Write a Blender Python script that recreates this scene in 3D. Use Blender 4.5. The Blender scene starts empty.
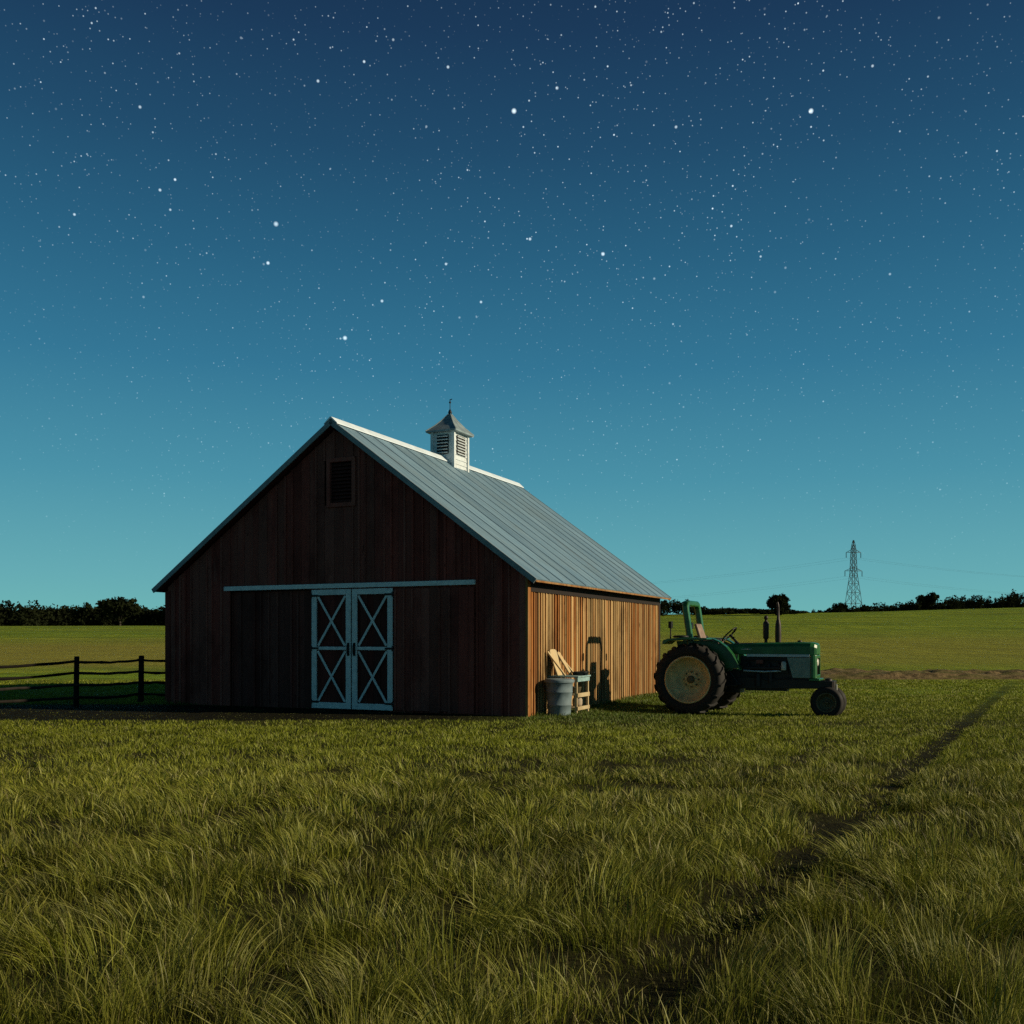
import bpy, bmesh, math, random
import numpy as np
from mathutils import Vector, Matrix, Euler

random.seed(7)
rng = np.random.default_rng(11)
PI = math.pi
R = math.radians
scn = bpy.context.scene
COL = scn.collection

# ------------------------------------------------------------------ helpers
class MB:
    """Collects shapes; build() links them as ONE mesh object."""
    def __init__(self):
        self.v = []; self.f = []; self.s = []; self.c = []
        self.col = (0.5, 0.5, 0.5, 1)
    def _add(self, vs, fs, smooth=False):
        n = len(self.v)
        self.v += [tuple(p) for p in vs]
        self.c += [self.col] * len(vs)
        self.f += [tuple(i + n for i in f) for f in fs]
        self.s += [smooth] * len(fs)
    def hexa(self, b, t):
        """bottom loop b (4 points, counter-clockwise from above), top loop t"""
        self._add(list(b) + list(t), [(3, 2, 1, 0), (4, 5, 6, 7), (0, 1, 5, 4), (1, 2, 6, 5), (2, 3, 7, 6), (3, 0, 4, 7)])
    def box(self, c, s, rot=None):
        x, y, z = s[0] / 2, s[1] / 2, s[2] / 2
        p = [Vector(q) for q in ((-x, -y, -z), (x, -y, -z), (x, y, -z), (-x, y, -z), (-x, -y, z), (x, -y, z), (x, y, z), (-x, y, z))]
        if rot is not None:
            m = rot if isinstance(rot, Matrix) else Euler(rot).to_matrix()
            p = [m @ q for q in p]
        p = [q + Vector(c) for q in p]
        self.hexa(p[:4], p[4:])
    def b2(self, x0, x1, y0, y1, z0, z1):
        self.box(((x0 + x1) / 2, (y0 + y1) / 2, (z0 + z1) / 2), (abs(x1 - x0), abs(y1 - y0), abs(z1 - z0)))
    def bar(self, a, b, w, d, up=(0, 0, 1)):
        a = Vector(a); b = Vector(b); t = (b - a).normalized(); up = Vector(up)
        s = t.cross(up)
        if s.length < 1e-5: s = t.cross(Vector((1, 0, 0)))
        s.normalize(); u = s.cross(t).normalized()
        q = [s * (w / 2) + u * (d / 2), s * (-w / 2) + u * (d / 2), s * (-w / 2) - u * (d / 2), s * (w / 2) - u * (d / 2)]
        self.hexa([a + k for k in q][::-1], [b + k for k in q][::-1])
    def tube(self, pts, rad, seg=8, caps=True, smooth=True):
        pts = [Vector(p) for p in pts]
        if not hasattr(rad, '__len__'): rad = [rad] * len(pts)
        vs = []; fs = []
        t0 = (pts[1] - pts[0]).normalized()
        n = t0.cross(Vector((0, 0, 1)))
        if n.length < .1: n = t0.cross(Vector((1, 0, 0)))
        n.normalize()
        for i, p in enumerate(pts):
            a = pts[max(i - 1, 0)]; b = pts[min(i + 1, len(pts) - 1)]
            t = (b - a).normalized()
            n = (n - t * n.dot(t)).normalized(); m = t.cross(n)
            for k in range(seg):
                an = 2 * PI * k / seg
                vs.append(p + (n * math.cos(an) + m * math.sin(an)) * rad[i])
        for i in range(len(pts) - 1):
            for k in range(seg):
                k2 = (k + 1) % seg
                fs.append((i * seg + k, i * seg + k2, (i + 1) * seg + k2, (i + 1) * seg + k))
        self._add(vs, fs, smooth)
        if caps:
            self._add(vs[:seg], [tuple(range(seg - 1, -1, -1))]); self._add(vs[-seg:], [tuple(range(seg))])
    def lathe(self, prof, seg=24, axis='z', c=(0, 0, 0), smooth=True, closed=False):
        """prof: (radius, height along axis)"""
        vs = []; fs = []
        for r, h in prof:
            for k in range(seg):
                a = 2 * PI * k / seg
                p = (r * math.cos(a), r * math.sin(a), h)
                if axis == 'y': p = (p[0], h, p[1])
                vs.append((p[0] + c[0], p[1] + c[1], p[2] + c[2]))
        n = len(prof)
        for i in range(n if closed else n - 1):
            j = (i + 1) % n
            for k in range(seg):
                k2 = (k + 1) % seg
                q = (i * seg + k, i * seg + k2, j * seg + k2, j * seg + k)
                fs.append(q if axis == 'z' else q[::-1])
        self._add(vs, fs, smooth)
    def prism(self, poly, a0, a1, axis='y', smooth=False):
        """poly in the two other axes, extruded a0..a1"""
        def P(u, v, a):
            return (u, a, v) if axis == 'y' else ((a, u, v) if axis == 'x' else (u, v, a))
        n = len(poly)
        vs = [P(u, v, a0) for u, v in poly] + [P(u, v, a1) for u, v in poly]
        fs = [tuple(range(n)), tuple(range(2 * n - 1, n - 1, -1))]
        fs += [(i, n + i, n + (i + 1) % n, (i + 1) % n) for i in range(n)]
        self._add(vs, fs, smooth)
    def build(self, name, mat, parent=None, loc=None, bevel=0, seg=2, fix=True):
        me = bpy.data.meshes.new(name)
        me.from_pydata([tuple(p) for p in self.v], [], self.f)
        me.polygons.foreach_set('use_smooth', self.s)
        at = me.attributes.new('tint', 'FLOAT_COLOR', 'POINT')
        at.data.foreach_set('color', np.array(self.c, dtype=np.float32).ravel())
        if fix:
            bm = bmesh.new(); bm.from_mesh(me); bmesh.ops.recalc_face_normals(bm, faces=bm.faces); bm.to_mesh(me); bm.free()
        me.materials.append(mat)
        o = bpy.data.objects.new(name, me); COL.objects.link(o)
        if parent: o.parent = parent
        if loc: o.location = loc
        if bevel:
            m = o.modifiers.new('bevel', 'BEVEL'); m.width = bevel; m.segments = seg; m.limit_method = 'ANGLE'; m.angle_limit = R(40)
        return o

def tag(o, label=None, cat=None, group=None, kind=None):
    if label: o['label'] = label
    if cat: o['category'] = cat
    if group: o['group'] = group
    if kind: o['kind'] = kind
    return o

def empty(name, loc, rz=0):
    o = bpy.data.objects.new(name, None); COL.objects.link(o)
    o.location = loc; o.rotation_euler = (0, 0, rz); o.empty_display_size = .2
    return o

def npmesh(name, verts, faces, mat, cols=None, smooth=False):
    """verts (n,3); faces (m,4) numpy"""
    me = bpy.data.meshes.new(name)
    n, m, k = len(verts), len(faces), faces.shape[1]
    me.vertices.add(n); me.vertices.foreach_set('co', np.ascontiguousarray(verts, dtype=np.float32).ravel())
    me.loops.add(m * k); me.loops.foreach_set('vertex_index', np.ascontiguousarray(faces, dtype=np.int32).ravel())
    me.polygons.add(m)
    me.polygons.foreach_set('loop_start', np.arange(0, m * k, k, dtype=np.int32))
    if smooth: me.polygons.foreach_set('use_smooth', np.ones(m, dtype=bool))
    me.update(calc_edges=True)
    if cols is not None:
        at = me.attributes.new('tint', 'FLOAT_COLOR', 'POINT')
        c = np.ones((n, 4), dtype=np.float32); c[:, :cols.shape[1]] = cols
        at.data.foreach_set('color', c.ravel())
    me.materials.append(mat)
    return me

def link(name, me):
    o = bpy.data.objects.new(name, me); COL.objects.link(o); return o

def ss(a, b, x):
    t = np.clip((np.asarray(x, dtype=float) - a) / (b - a), 0, 1)
    return t * t * (3 - 2 * t)

def vnoise(x, y, seed=0):
    x = np.asarray(x, dtype=float); y = np.asarray(y, dtype=float)
    xi = np.floor(x).astype(np.int64); yi = np.floor(y).astype(np.int64)
    fx = x - xi; fy = y - yi
    fx = fx * fx * (3 - 2 * fx); fy = fy * fy * (3 - 2 * fy)
    def h(a, b):
        n = (a * 374761393 + b * 668265263 + seed * 974634777) & 0x7fffffff
        n = ((n ^ (n >> 13)) * 1274126177) & 0x7fffffff
        n = ((n ^ (n >> 15)) * 2246822519) & 0x7fffffff
        return ((n ^ (n >> 16)) & 0xffff) / 65535.0
    a = h(xi, yi); b = h(xi + 1, yi); c = h(xi, yi + 1); d = h(xi + 1, yi + 1)
    return (a * (1 - fx) + b * fx) * (1 - fy) + (c * (1 - fx) + d * fx) * fy

# ------------------------------------------------------------------ materials
class NT:
    def __init__(self, name):
        self.m = bpy.data.materials.new(name); self.m.use_nodes = True
        self.t = self.m.node_tree; self.t.nodes.clear()
        self.out = self.t.nodes.new('ShaderNodeOutputMaterial')
    def n(self, typ, **kw):
        nd = self.t.nodes.new(typ)
        for k, v in kw.items():
            if k.startswith('i_'): nd.inputs[k[2:].replace('_', ' ')].default_value = v
            else: setattr(nd, k, v)
        return nd
    def l(self, a, b): self.t.links.new(a, b)
    def mix(self, fac, a, b, blend='MIX'):
        nd = self.t.nodes.new('ShaderNodeMix'); nd.data_type = 'RGBA'; nd.blend_type = blend; nd.clamp_factor = True
        for sock, val in ((nd.inputs[0], fac), (nd.inputs[6], a), (nd.inputs[7], b)):
            if isinstance(val, bpy.types.NodeSocket): self.l(val, sock)
            elif isinstance(val, (int, float)): sock.default_value = val
            else: sock.default_value = (*val, 1)
        return nd.outputs[2]
    def math(self, op, a, b=0.0, c=0.0):
        nd = self.t.nodes.new('ShaderNodeMath'); nd.operation = op
        for i, val in enumerate((a, b, c)):
            if isinstance(val, bpy.types.NodeSocket): self.l(val, nd.inputs[i])
            else: nd.inputs[i].default_value = val
        return nd.outputs[0]
    def rng(self, v, a, b, c=0., d=1.):
        nd = self.t.nodes.new('ShaderNodeMapRange'); self.l(v, nd.inputs[0])
        for i, q in zip((1, 2, 3, 4), (a, b, c, d)): nd.inputs[i].default_value = q
        return nd.outputs[0]
    def noise(self, vec, scale=(1, 1, 1), s=1., detail=4., rough=.55):
        mp = self.n('ShaderNodeMapping'); mp.inputs['Scale'].default_value = scale; self.l(vec, mp.inputs[0])
        nz = self.n('ShaderNodeTexNoise'); nz.inputs['Scale'].default_value = s; nz.inputs['Detail'].default_value = detail; nz.inputs['Roughness'].default_value = rough
        self.l(mp.outputs[0], nz.inputs['Vector']); return nz.outputs['Fac']
    def bsdf(self, color, rough=.8, metal=0., spec=.3, bump=None, bstr=.3, bdist=.02):
        b = self.n('ShaderNodeBsdfPrincipled')
        for sock, val in ((b.inputs['Base Color'], color), (b.inputs['Roughness'], rough), (b.inputs['Metallic'], metal)):
            if isinstance(val, bpy.types.NodeSocket): self.l(val, sock)
            elif isinstance(val, (int, float)): sock.default_value = val
            else: sock.default_value = (*val, 1)
        b.inputs['Specular IOR Level'].default_value = spec
        if bump is not None:
            bp = self.n('ShaderNodeBump'); bp.inputs['Strength'].default_value = bstr; bp.inputs['Distance'].default_value = bdist
            self.l(bump, bp.inputs['Height']); self.l(bp.outputs[0], b.inputs['Normal'])
        self.l(b.outputs[0], self.out.inputs[0]); return b
    def obj(self): return self.n('ShaderNodeTexCoord').outputs['Object']
    def pos(self): return self.n('ShaderNodeNewGeometry').outputs['Position']
    def tint(self):
        a = self.n('ShaderNodeAttribute'); a.attribute_name = 'tint'; return a

def plain(name, c, rough=.6, metal=0., var=.35, s=6., spec=.3, dirt=(.05, .04, .03), dirt_amt=.25):
    t = NT(name); o = t.obj()
    n1 = t.noise(o, s=s, detail=6); n2 = t.noise(o, s=s * .37, detail=5, rough=.7)
    c2 = tuple(q * (1 - var) for q in c)
    col = t.mix(t.rng(n1, .35, .65), c2, c)
    col = t.mix(t.rng(n2, .55, .75, 0, dirt_amt), col, dirt)
    t.bsdf(col, t.rng(n1, .3, .7, rough * .85, min(1, rough * 1.15)), metal, spec, n1, .15, .004)
    return t.m

def wood(name, ca, cb, cgrey, rough=.85, gv=1.0, b0=.55, b1=1.4):
    """boards: tint.r = brightness of the board, tint.g = how weathered it is"""
    t = NT(name); o = t.obj(); a = t.tint()
    sep = t.n('ShaderNodeSeparateColor'); t.l(a.outputs['Color'], sep.inputs[0])
    comb = t.n('ShaderNodeCombineXYZ'); t.l(sep.outputs[2], comb.inputs[2])
    sc = t.n('ShaderNodeVectorMath'); sc.operation = 'SCALE'; t.l(comb.outputs[0], sc.inputs[0]); sc.inputs['Scale'].default_value = 40.
    ad = t.n('ShaderNodeVectorMath'); ad.operation = 'ADD'; t.l(o, ad.inputs[0]); t.l(sc.outputs[0], ad.inputs[1])
    v = ad.outputs[0]
    grain = t.noise(v, (30, 30, .9), 1.6, 6, .7)
    streak = t.noise(v, (7, 7, .35), 1.2, 5, .65)
    blot = t.noise(v, (1.3, 1.3, .6), 1.0, 4, .6)
    c = t.mix(t.rng(grain, .3, .7), ca, cb)
    c = t.mix(t.math('MULTIPLY', t.rng(t.math('ADD', streak, t.math('SUBTRACT', sep.outputs[1], .5)), .38, .72), gv), c, cgrey)
    st1 = t.noise(o, (1.1, 1.1, .55), 1.0, 8, .72); st2 = t.noise(o, (5, 5, 1.2), 1.0, 6, .7); knot = t.noise(v, (9, 9, 3.), 1.3, 2, .5)
    c = t.mix(t.rng(st1, .50, .68, 0, .7), c, tuple(q * .42 for q in cb))
    c = t.mix(t.rng(st2, .58, .72, 0, .5), c, cgrey)
    c = t.mix(t.rng(knot, .70, .76, 0, .7), c, tuple(q * .3 for q in cb))
    br = t.math('MULTIPLY', t.rng(blot, .3, .7, .8, 1.15), t.rng(sep.outputs[0], 0, 1, b0, b1))
    m = t.n('ShaderNodeVectorMath'); m.operation = 'SCALE'; t.l(c, m.inputs[0]); t.l(br, m.inputs['Scale'])
    t.bsdf(m.outputs[0], rough, 0, .15, grain, .45, .006)
    return t.m

M = {}
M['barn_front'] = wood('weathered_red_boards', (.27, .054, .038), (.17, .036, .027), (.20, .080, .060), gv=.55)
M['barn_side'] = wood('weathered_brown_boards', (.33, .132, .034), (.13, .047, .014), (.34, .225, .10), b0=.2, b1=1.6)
M['dark_boards'] = wood('dark_door_boards', (.15, .034, .026), (.085, .02, .016), (.11, .045, .036), gv=.6)
M['tan_wood'] = wood('tan_timber', (.5, .34, .16), (.36, .23, .1), (.42, .34, .2))
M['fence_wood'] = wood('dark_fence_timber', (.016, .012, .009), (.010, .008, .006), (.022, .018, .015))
M['white_paint'] = plain('old_white_paint', (.74, .76, .74), .6, var=.18, s=9, dirt=(.3, .28, .24), dirt_amt=.5)
M['white_siding'] = plain('white_siding_paint', (.62, .68, .70), .65, var=.15, s=7, dirt=(.35, .3, .25), dirt_amt=.5)
M['trim_grey'] = plain('grey_trim_paint', (.24, .28, .29), .6, var=.25, s=5)
M['black_iron'] = plain('black_iron', (.015, .015, .016), .5, .3, s=10)
M['void'] = plain('dark_interior_timber', (.02, .014, .012), .95, s=4)
M['steel'] = plain('dull_galvanised_steel', (.05, .055, .055), .6, .4, s=2)
M['ridge_metal'] = plain('bright_ridge_metal', (.74, .84, .90), .35, .0, var=.1, s=4, dirt_amt=.12)

def roof_mat():
    t = NT('blue_grey_sheet_metal'); o = t.obj(); a = t.tint()
    sep = t.n('ShaderNodeSeparateColor'); t.l(a.outputs['Color'], sep.inputs[0])
    st = t.noise(o, (.35, 6, .35), 1.5, 6, .65)
    bl = t.noise(o, (1, 1, 1), .9, 5, .65)
    fine = t.noise(o, (3, 40, 3), 1., 4, .6)
    c = t.mix(t.rng(st, .35, .68), (.14, .235, .30), (.23, .35, .42))
    c = t.mix(t.rng(bl, .52, .75, 0, .55), c, (.12, .165, .18))
    c = t.mix(t.rng(fine, .5, .75, 0, .35), c, (.28, .41, .47))
    rs_ = t.noise(o, (.25, 2.2, .25), 1.7, 7, .75)
    c = t.mix(t.rng(rs_, .56, .72, 0, .5), c, (.13, .115, .095))
    m = t.n('ShaderNodeVectorMath'); m.operation = 'SCALE'; t.l(c, m.inputs[0]); t.l(t.rng(sep.outputs[0], 0, 1, .6, 1.4), m.inputs['Scale'])
    t.bsdf(m.outputs[0], t.rng(bl, .3, .7, .38, .6), .25, .4, st, .1, .004)
    return t.m
M['roof'] = roof_mat()
M['green_paint'] = plain('faded_green_tractor_paint', (.022, .135, .038), .3, .0, var=.4, s=5, spec=.5, dirt=(.03, .035, .02), dirt_amt=.4)
M['panel_grey'] = plain('grey_green_side_panel', (.26, .32, .27), .5, .1, var=.3, s=8)
M['stripe'] = plain('pale_hood_stripe', (.5, .54, .56), .4, .2, var=.2, s=8)
M['engine'] = plain('oily_engine_iron', (.04, .03, .026), .5, .3, s=8, dirt=(.06, .03, .02))
M['rubber'] = plain('dusty_tyre_rubber', (.022, .02, .018), .8, 0, s=9, dirt=(.07, .06, .045), dirt_amt=.4)
M['rim_yellow'] = plain('faded_cream_wheel_paint', (.78, .56, .27), .55, .0, var=.3, s=6, dirt=(.12, .09, .05), dirt_amt=.4)
M['rim_dark'] = plain('dirty_olive_wheel_paint', (.13, .11, .06), .6, .0, s=6)
M['vinyl'] = plain('worn_seat_vinyl', (.26, .17, .12), .55, 0, s=7)
M['lens'] = plain('pale_lamp_lens', (.6, .58, .5), .2, 0, var=.1, s=5)
M['can_metal'] = plain('blue_grey_galvanised_can', (.17, .235, .26), .75, .0, var=.35, s=6, dirt=(.1, .09, .07), dirt_amt=.4)
M['stand_paint'] = plain('worn_pale_blue_paint', (.27, .42, .42), .65, 0, var=.3, s=8, dirt=(.2, .16, .1), dirt_amt=.5)
M['dark_pan'] = plain('dark_enamel', (.04, .045, .05), .4, .2, s=8)
M['clay'] = plain('pale_stoneware', (.42, .34, .24), .7, 0, s=7)
M['bark'] = plain('dark_tree_bark', (.05, .038, .028), .9, 0, s=4)

def leaf_mat(name, ca, cb):
    t = NT(name); a = t.tint()
    sep = t.n('ShaderNodeSeparateColor'); t.l(a.outputs['Color'], sep.inputs[0])
    c = t.mix(sep.outputs[0], ca, cb)
    d = t.n('ShaderNodeBsdfDiffuse'); tr = t.n('ShaderNodeBsdfTranslucent'); mx = t.n('ShaderNodeMixShader'); mx.inputs[0].default_value = .25
    t.l(c, d.inputs[0]); t.l(c, tr.inputs[0]); t.l(d.outputs[0], mx.inputs[1]); t.l(tr.outputs[0], mx.inputs[2]); t.l(mx.outputs[0], t.out.inputs[0])
    return t.m
M['leaf'] = leaf_mat('dark_tree_leaves', (.008, .011, .006), (.024, .030, .012))

def grass_mat():
    t = NT('meadow_grass_blades'); a = t.tint()
    d = t.n('ShaderNodeBsdfDiffuse'); tr = t.n('ShaderNodeBsdfTranslucent'); gl = t.n('ShaderNodeBsdfGlossy'); gl.inputs['Roughness'].default_value = .55
    mx = t.n('ShaderNodeMixShader'); mx.inputs[0].default_value = .2
    m2 = t.n('ShaderNodeMixShader'); m2.inputs[0].default_value = .025
    for q in (d, tr): t.l(a.outputs['Color'], q.inputs[0])
    t.l(d.outputs[0], mx.inputs[1]); t.l(tr.outputs[0], mx.inputs[2])
    t.l(mx.outputs[0], m2.inputs[1]); t.l(gl.outputs[0], m2.inputs[2]); t.l(m2.outputs[0], t.out.inputs[0])
    return t.m
M['grass'] = grass_mat()

def ground_mat():
    t = NT('field_ground'); p = t.pos()
    sep = t.n('ShaderNodeSeparateXYZ'); t.l(p, sep.inputs[0]); y = sep.outputs[1]; x = sep.outputs[0]
    n_f = t.noise(p, (1, 1, 1), 9., 8, .7); n_m = t.noise(p, (1, 1, 1), .8, 6, .6)
    soil = t.mix(t.rng(n_f, .35, .65), (.02, .018, .008), (.045, .045, .014))
    # farther field: closed sward with mown bands running across
    b1 = t.noise(p, (.015, .22, 0), 1., 5, .6); b2 = t.noise(p, (.25, .9, 0), 1., 5, .65); big = t.noise(p, (.012, .03, 0), 1., 3, .5)
    cl = t.noise(p, (1.3, .17, 0), 1., 8, .75); c3 = t.noise(p, (.5, .07, 0), 1., 7, .72)
    rot = t.n('ShaderNodeMapping'); rot.inputs['Rotation'].default_value = (0, 0, R(24)); t.l(p, rot.inputs[0])
    rows = t.noise(rot.outputs[0], (.04, .55, 0), 1., 4, .6)
    fl = t.mix(t.rng(b1, .35, .65), (.165, .25, .018), (.32, .34, .030))
    fl = t.mix(t.rng(b2, .42, .66, 0, .65), fl, (.21, .30, .024))
    fl = t.mix(t.rng(cl, .45, .72, 0, .8), fl, (.08, .115, .012))
    fl = t.mix(t.rng(c3, .48, .64, 0, .75), fl, (.11, .155, .016))
    fl = t.mix(t.rng(rows, .46, .60, 0, .75), fl, (.075, .11, .013))
    fl = t.mix(t.rng(big, .45, .65, 0, .5), fl, (.14, .22, .02))
    # ripening yellow band before the rise
    yb = t.math('MULTIPLY', t.rng(y, 42, 50), t.rng(y, 75, 110, 1, 0))
    fl = t.mix(t.math('MULTIPLY', yb, t.rng(x, -20, 40, .75, .45)), fl, (.24, .205, .04))
    c = t.mix(t.rng(y, 17, 27), soil, fl)
    # barn's shadow band painted as near-black ground along the front and under the fence
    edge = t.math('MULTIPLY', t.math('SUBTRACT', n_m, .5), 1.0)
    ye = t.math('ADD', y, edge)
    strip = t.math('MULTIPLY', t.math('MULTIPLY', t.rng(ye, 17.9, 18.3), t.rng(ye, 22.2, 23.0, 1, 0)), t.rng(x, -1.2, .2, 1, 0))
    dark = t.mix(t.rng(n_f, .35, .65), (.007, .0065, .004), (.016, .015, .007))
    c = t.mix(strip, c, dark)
    # wheel track
    dx = t.math('ABSOLUTE', t.math('SUBTRACT', t.math('SUBTRACT', x, .86), t.math('MULTIPLY', t.math('SUBTRACT', y, 4.66), .57)))
    c = t.mix(t.math('MULTIPLY', t.rng(dx, .08, .40, .6, 0), t.rng(y, 30, 36, 1, 0)), c, dark)
    t.bsdf(c, .95, 0, .05, t.math('ADD', n_f, t.math('ADD', t.math('MULTIPLY', b2, 1.5), t.math('MULTIPLY', cl, 2.5))), .7, .15)
    return t.m
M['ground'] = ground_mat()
def soil_mat():
    t = NT('dry_brown_soil'); p = t.pos()
    n = t.noise(p, (1, 1, 1), 3., 8, .7); n2 = t.noise(p, (.3, 3, 1), 1., 5, .6)
    c = t.mix(t.rng(n, .35, .65), (.05, .036, .018), (.27, .195, .095)); c = t.mix(t.rng(n2, .45, .65, 0, .75), c, (.09, .10, .025))
    t.bsdf(c, .95, 0, .05, n, .8, .08); return t.m
M['soil'] = soil_mat()

# ------------------------------------------------------------------ camera frame and sun
F_PX, HOR, EYE = 968.0, 638.1, 1.55
cam = bpy.data.cameras.new('camera'); cam.sensor_width = 36; cam.lens = 36 * F_PX / 1024
cam.shift_y = (HOR - 512) / 1024; cam.clip_end = 20000; cam.clip_start = .05
co = bpy.data.objects.new('camera', cam); COL.objects.link(co); co.location = (0, 0, EYE); co.rotation_euler = (R(90), 0, 0)
scn.camera = co

D1 = Vector((.4173, .9088, 0)); D2 = Vector((.9088, -.4173, 0))     # along the side wall; along the facade to the right
C0 = Vector((.286, 19.08, 0)); BYAW = math.atan2(D2.y, D2.x)
ALPHA, ELEV = R(14), R(20.5)
SH = D2 * math.cos(ALPHA) + D1 * math.sin(ALPHA)
SUN = Vector((SH.x * math.cos(ELEV), SH.y * math.cos(ELEV), math.sin(ELEV)))
sd = bpy.data.lights.new('sun', 'SUN'); sd.energy = 5.0; sd.angle = R(.6); sd.color = (1.0, .85, .60)
so = bpy.data.objects.new('sun', sd); COL.objects.link(so); so.rotation_euler = SUN.to_track_quat('Z', 'Y').to_euler(); so.location = (30, -5, 20)

# ------------------------------------------------------------------ terrain
def T(x, y):
    x = np.asarray(x, dtype=float); y = np.asarray(y, dtype=float)
    zc = 3.75 + 2.5 * ss(-50, 48, x) + 1.2 * ss(48, 110, x)
    t = np.clip((y - 38) / 142., 0, 1)
    g = t ** 1.2 * (1 - .0 * t)
    g = g * (1 - .35 * ss(178, 420, y))
    z = zc * g
    z = z - .13 * np.exp(-(((x - 5.2) / 3.2) ** 2 + ((y - 21.5) / 2.6) ** 2) ** 2)
    near = 1 - ss(30, 60, y)
    z = z + near * .05 * (vnoise(x * .5, y * .5, 3) - .5) * ss(0, 4, 18 - y) + .25 * (1 - near) * (vnoise(x * .03, y * .03, 5) - .5) * (1 - ss(250, 500, y))
    # wheel track pressed into the meadow
    d = (x - (.86 + .57 * (y - 4.66))) / 1.151
    z = z - .05 * np.exp(-(d / .2) ** 2) * (1 - ss(26, 32, y))
    return z
def Tz(x, y): return float(T(np.array([x]), np.array([y]))[0])

xs = np.concatenate([-np.geomspace(2500, 42, 26), np.linspace(-40, 40, 200), np.geomspace(42, 2500, 26)])
ys = np.concatenate([np.linspace(-40, 0, 12)[:-1], np.linspace(0, 42, 140), np.linspace(43, 200, 90), np.geomspace(206, 6000, 30)])
X, Y = np.meshgrid(xs, ys); Z = T(X, Y)
V = np.stack([X.ravel(), Y.ravel(), Z.ravel()], 1)
nx, ny = len(xs), len(ys)
ii = (np.arange(ny - 1)[:, None] * nx + np.arange(nx - 1)[None, :]).ravel()
Fq = np.stack([ii, ii + 1, ii + nx + 1, ii + nx], 1)
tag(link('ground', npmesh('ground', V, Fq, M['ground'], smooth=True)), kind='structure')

# strip of bare dry soil across the field behind the tractor
sx = np.linspace(7, 75, 300); sy = np.linspace(36.2, 41.5, 30)
X, Y = np.meshgrid(sx, sy); edge = np.minimum(Y - 36.2, 41.5 - Y)
Z = T(X, Y) - .03 + .36 * np.clip(edge / .5, 0, 1) * (.35 + .65 * vnoise(X * 2.2, Y * 2.6, 21)) * (.5 + .5 * vnoise(X * .4, Y * .9, 22))
nx, ny = len(sx), len(sy)
ii = (np.arange(ny - 1)[:, None] * nx + np.arange(nx - 1)[None, :]).ravel()
tag(link('soil_strip', npmesh('soil_strip', np.stack([X.ravel(), Y.ravel(), Z.ravel()], 1), np.stack([ii, ii + 1, ii + nx + 1, ii + nx], 1), M['soil'])), kind='structure')

# far low ridge beyond the fields
hx = np.linspace(-500, 700, 90); prof = np.linspace(0, 1, 9)
hv = []
for i, x in enumerate(hx):
    hh = 12 + 8 * float(vnoise(np.array([x * .008]), np.array([.3]), 8)[0]) + 8 * float(ss(-50, 150, x))
    for q in prof: hv.append((x, 800 + 260 * q, hh * math.sin(q * PI / 2) - 2))
hv = np.array(hv); n = len(prof)
ii = (np.arange(len(hx) - 1)[:, None] * n + np.arange(n - 1)[None, :]).ravel()
t_ = NT('far_wooded_ridge'); p_ = t_.pos(); nn = t_.noise(p_, (1, .3, 1), .05, 6)
t_.bsdf(t_.mix(t_.rng(nn, .4, .6), (.022, .03, .014), (.06, .075, .025)), .95, 0, .05)
tag(link('hills', npmesh('hills', hv, np.stack([ii, ii + n, ii + n + 1, ii + 1], 1), t_.m, smooth=True)), kind='structure')

# ------------------------------------------------------------------ grass
def local_uv(x, y):
    """barn frame: u to the right along the facade, v into the barn"""
    dx = x - C0.x; dy = y - C0.y
    return dx * D2.x + dy * D2.y, dx * D1.x + dy * D1.y
W, L = 9.27, 9.27

def blades(x, y, h, w, rows, lean, phi, cols, tipw, cup):
    n = len(x); z = T(x, y) - .01
    u = np.linspace(0, 1, rows)
    wp = np.interp(u, [0, .3, .65, .85, 1], [.75, 1, .75, .5, .06])
    fx = np.cos(phi); fy = np.sin(phi)                # blade width direction
    lx, ly = lean
    Vv = np.empty((n, rows, 2, 3))
    for k, q in enumerate(u):
        b = q ** 2.3
        px = x + lx * h * b; py = y + ly * h * b
        ll = np.sqrt(lx ** 2 + ly ** 2)
        pz = z + h * q * (1 - .28 * np.minimum(ll, 1.2) * q)
        hw = w * .5 * wp[k]
        if q > .6: hw = hw * (1 + (tipw - 1) * (1 if q < .97 else .3))
        Vv[:, k, 0] = np.stack([px - fx * hw, py - fy * hw, pz], 1)
        Vv[:, k, 1] = np.stack([px + fx * hw, py + fy * hw, pz], 1)
    base = (np.arange(n) * rows * 2)[:, None]
    k = np.arange(rows - 1)[None, :] * 2
    Fa = np.stack([base + k, base + k + 1, base + k + 3, base + k + 2], 2).reshape(-1, 4)
    cc = np.repeat(cols[:, None, :], rows * 2, 1)
    g = np.repeat(u, 2)[None, :, None]
    straw = np.array([.33, .29, .085])[None, None, :]
    cc = cc * (1 - cup[:, None, None] * g ** 2) + straw * cup[:, None, None] * g ** 2
    return Vv.reshape(-1, 3), Fa, cc.reshape(-1, 3)

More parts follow.
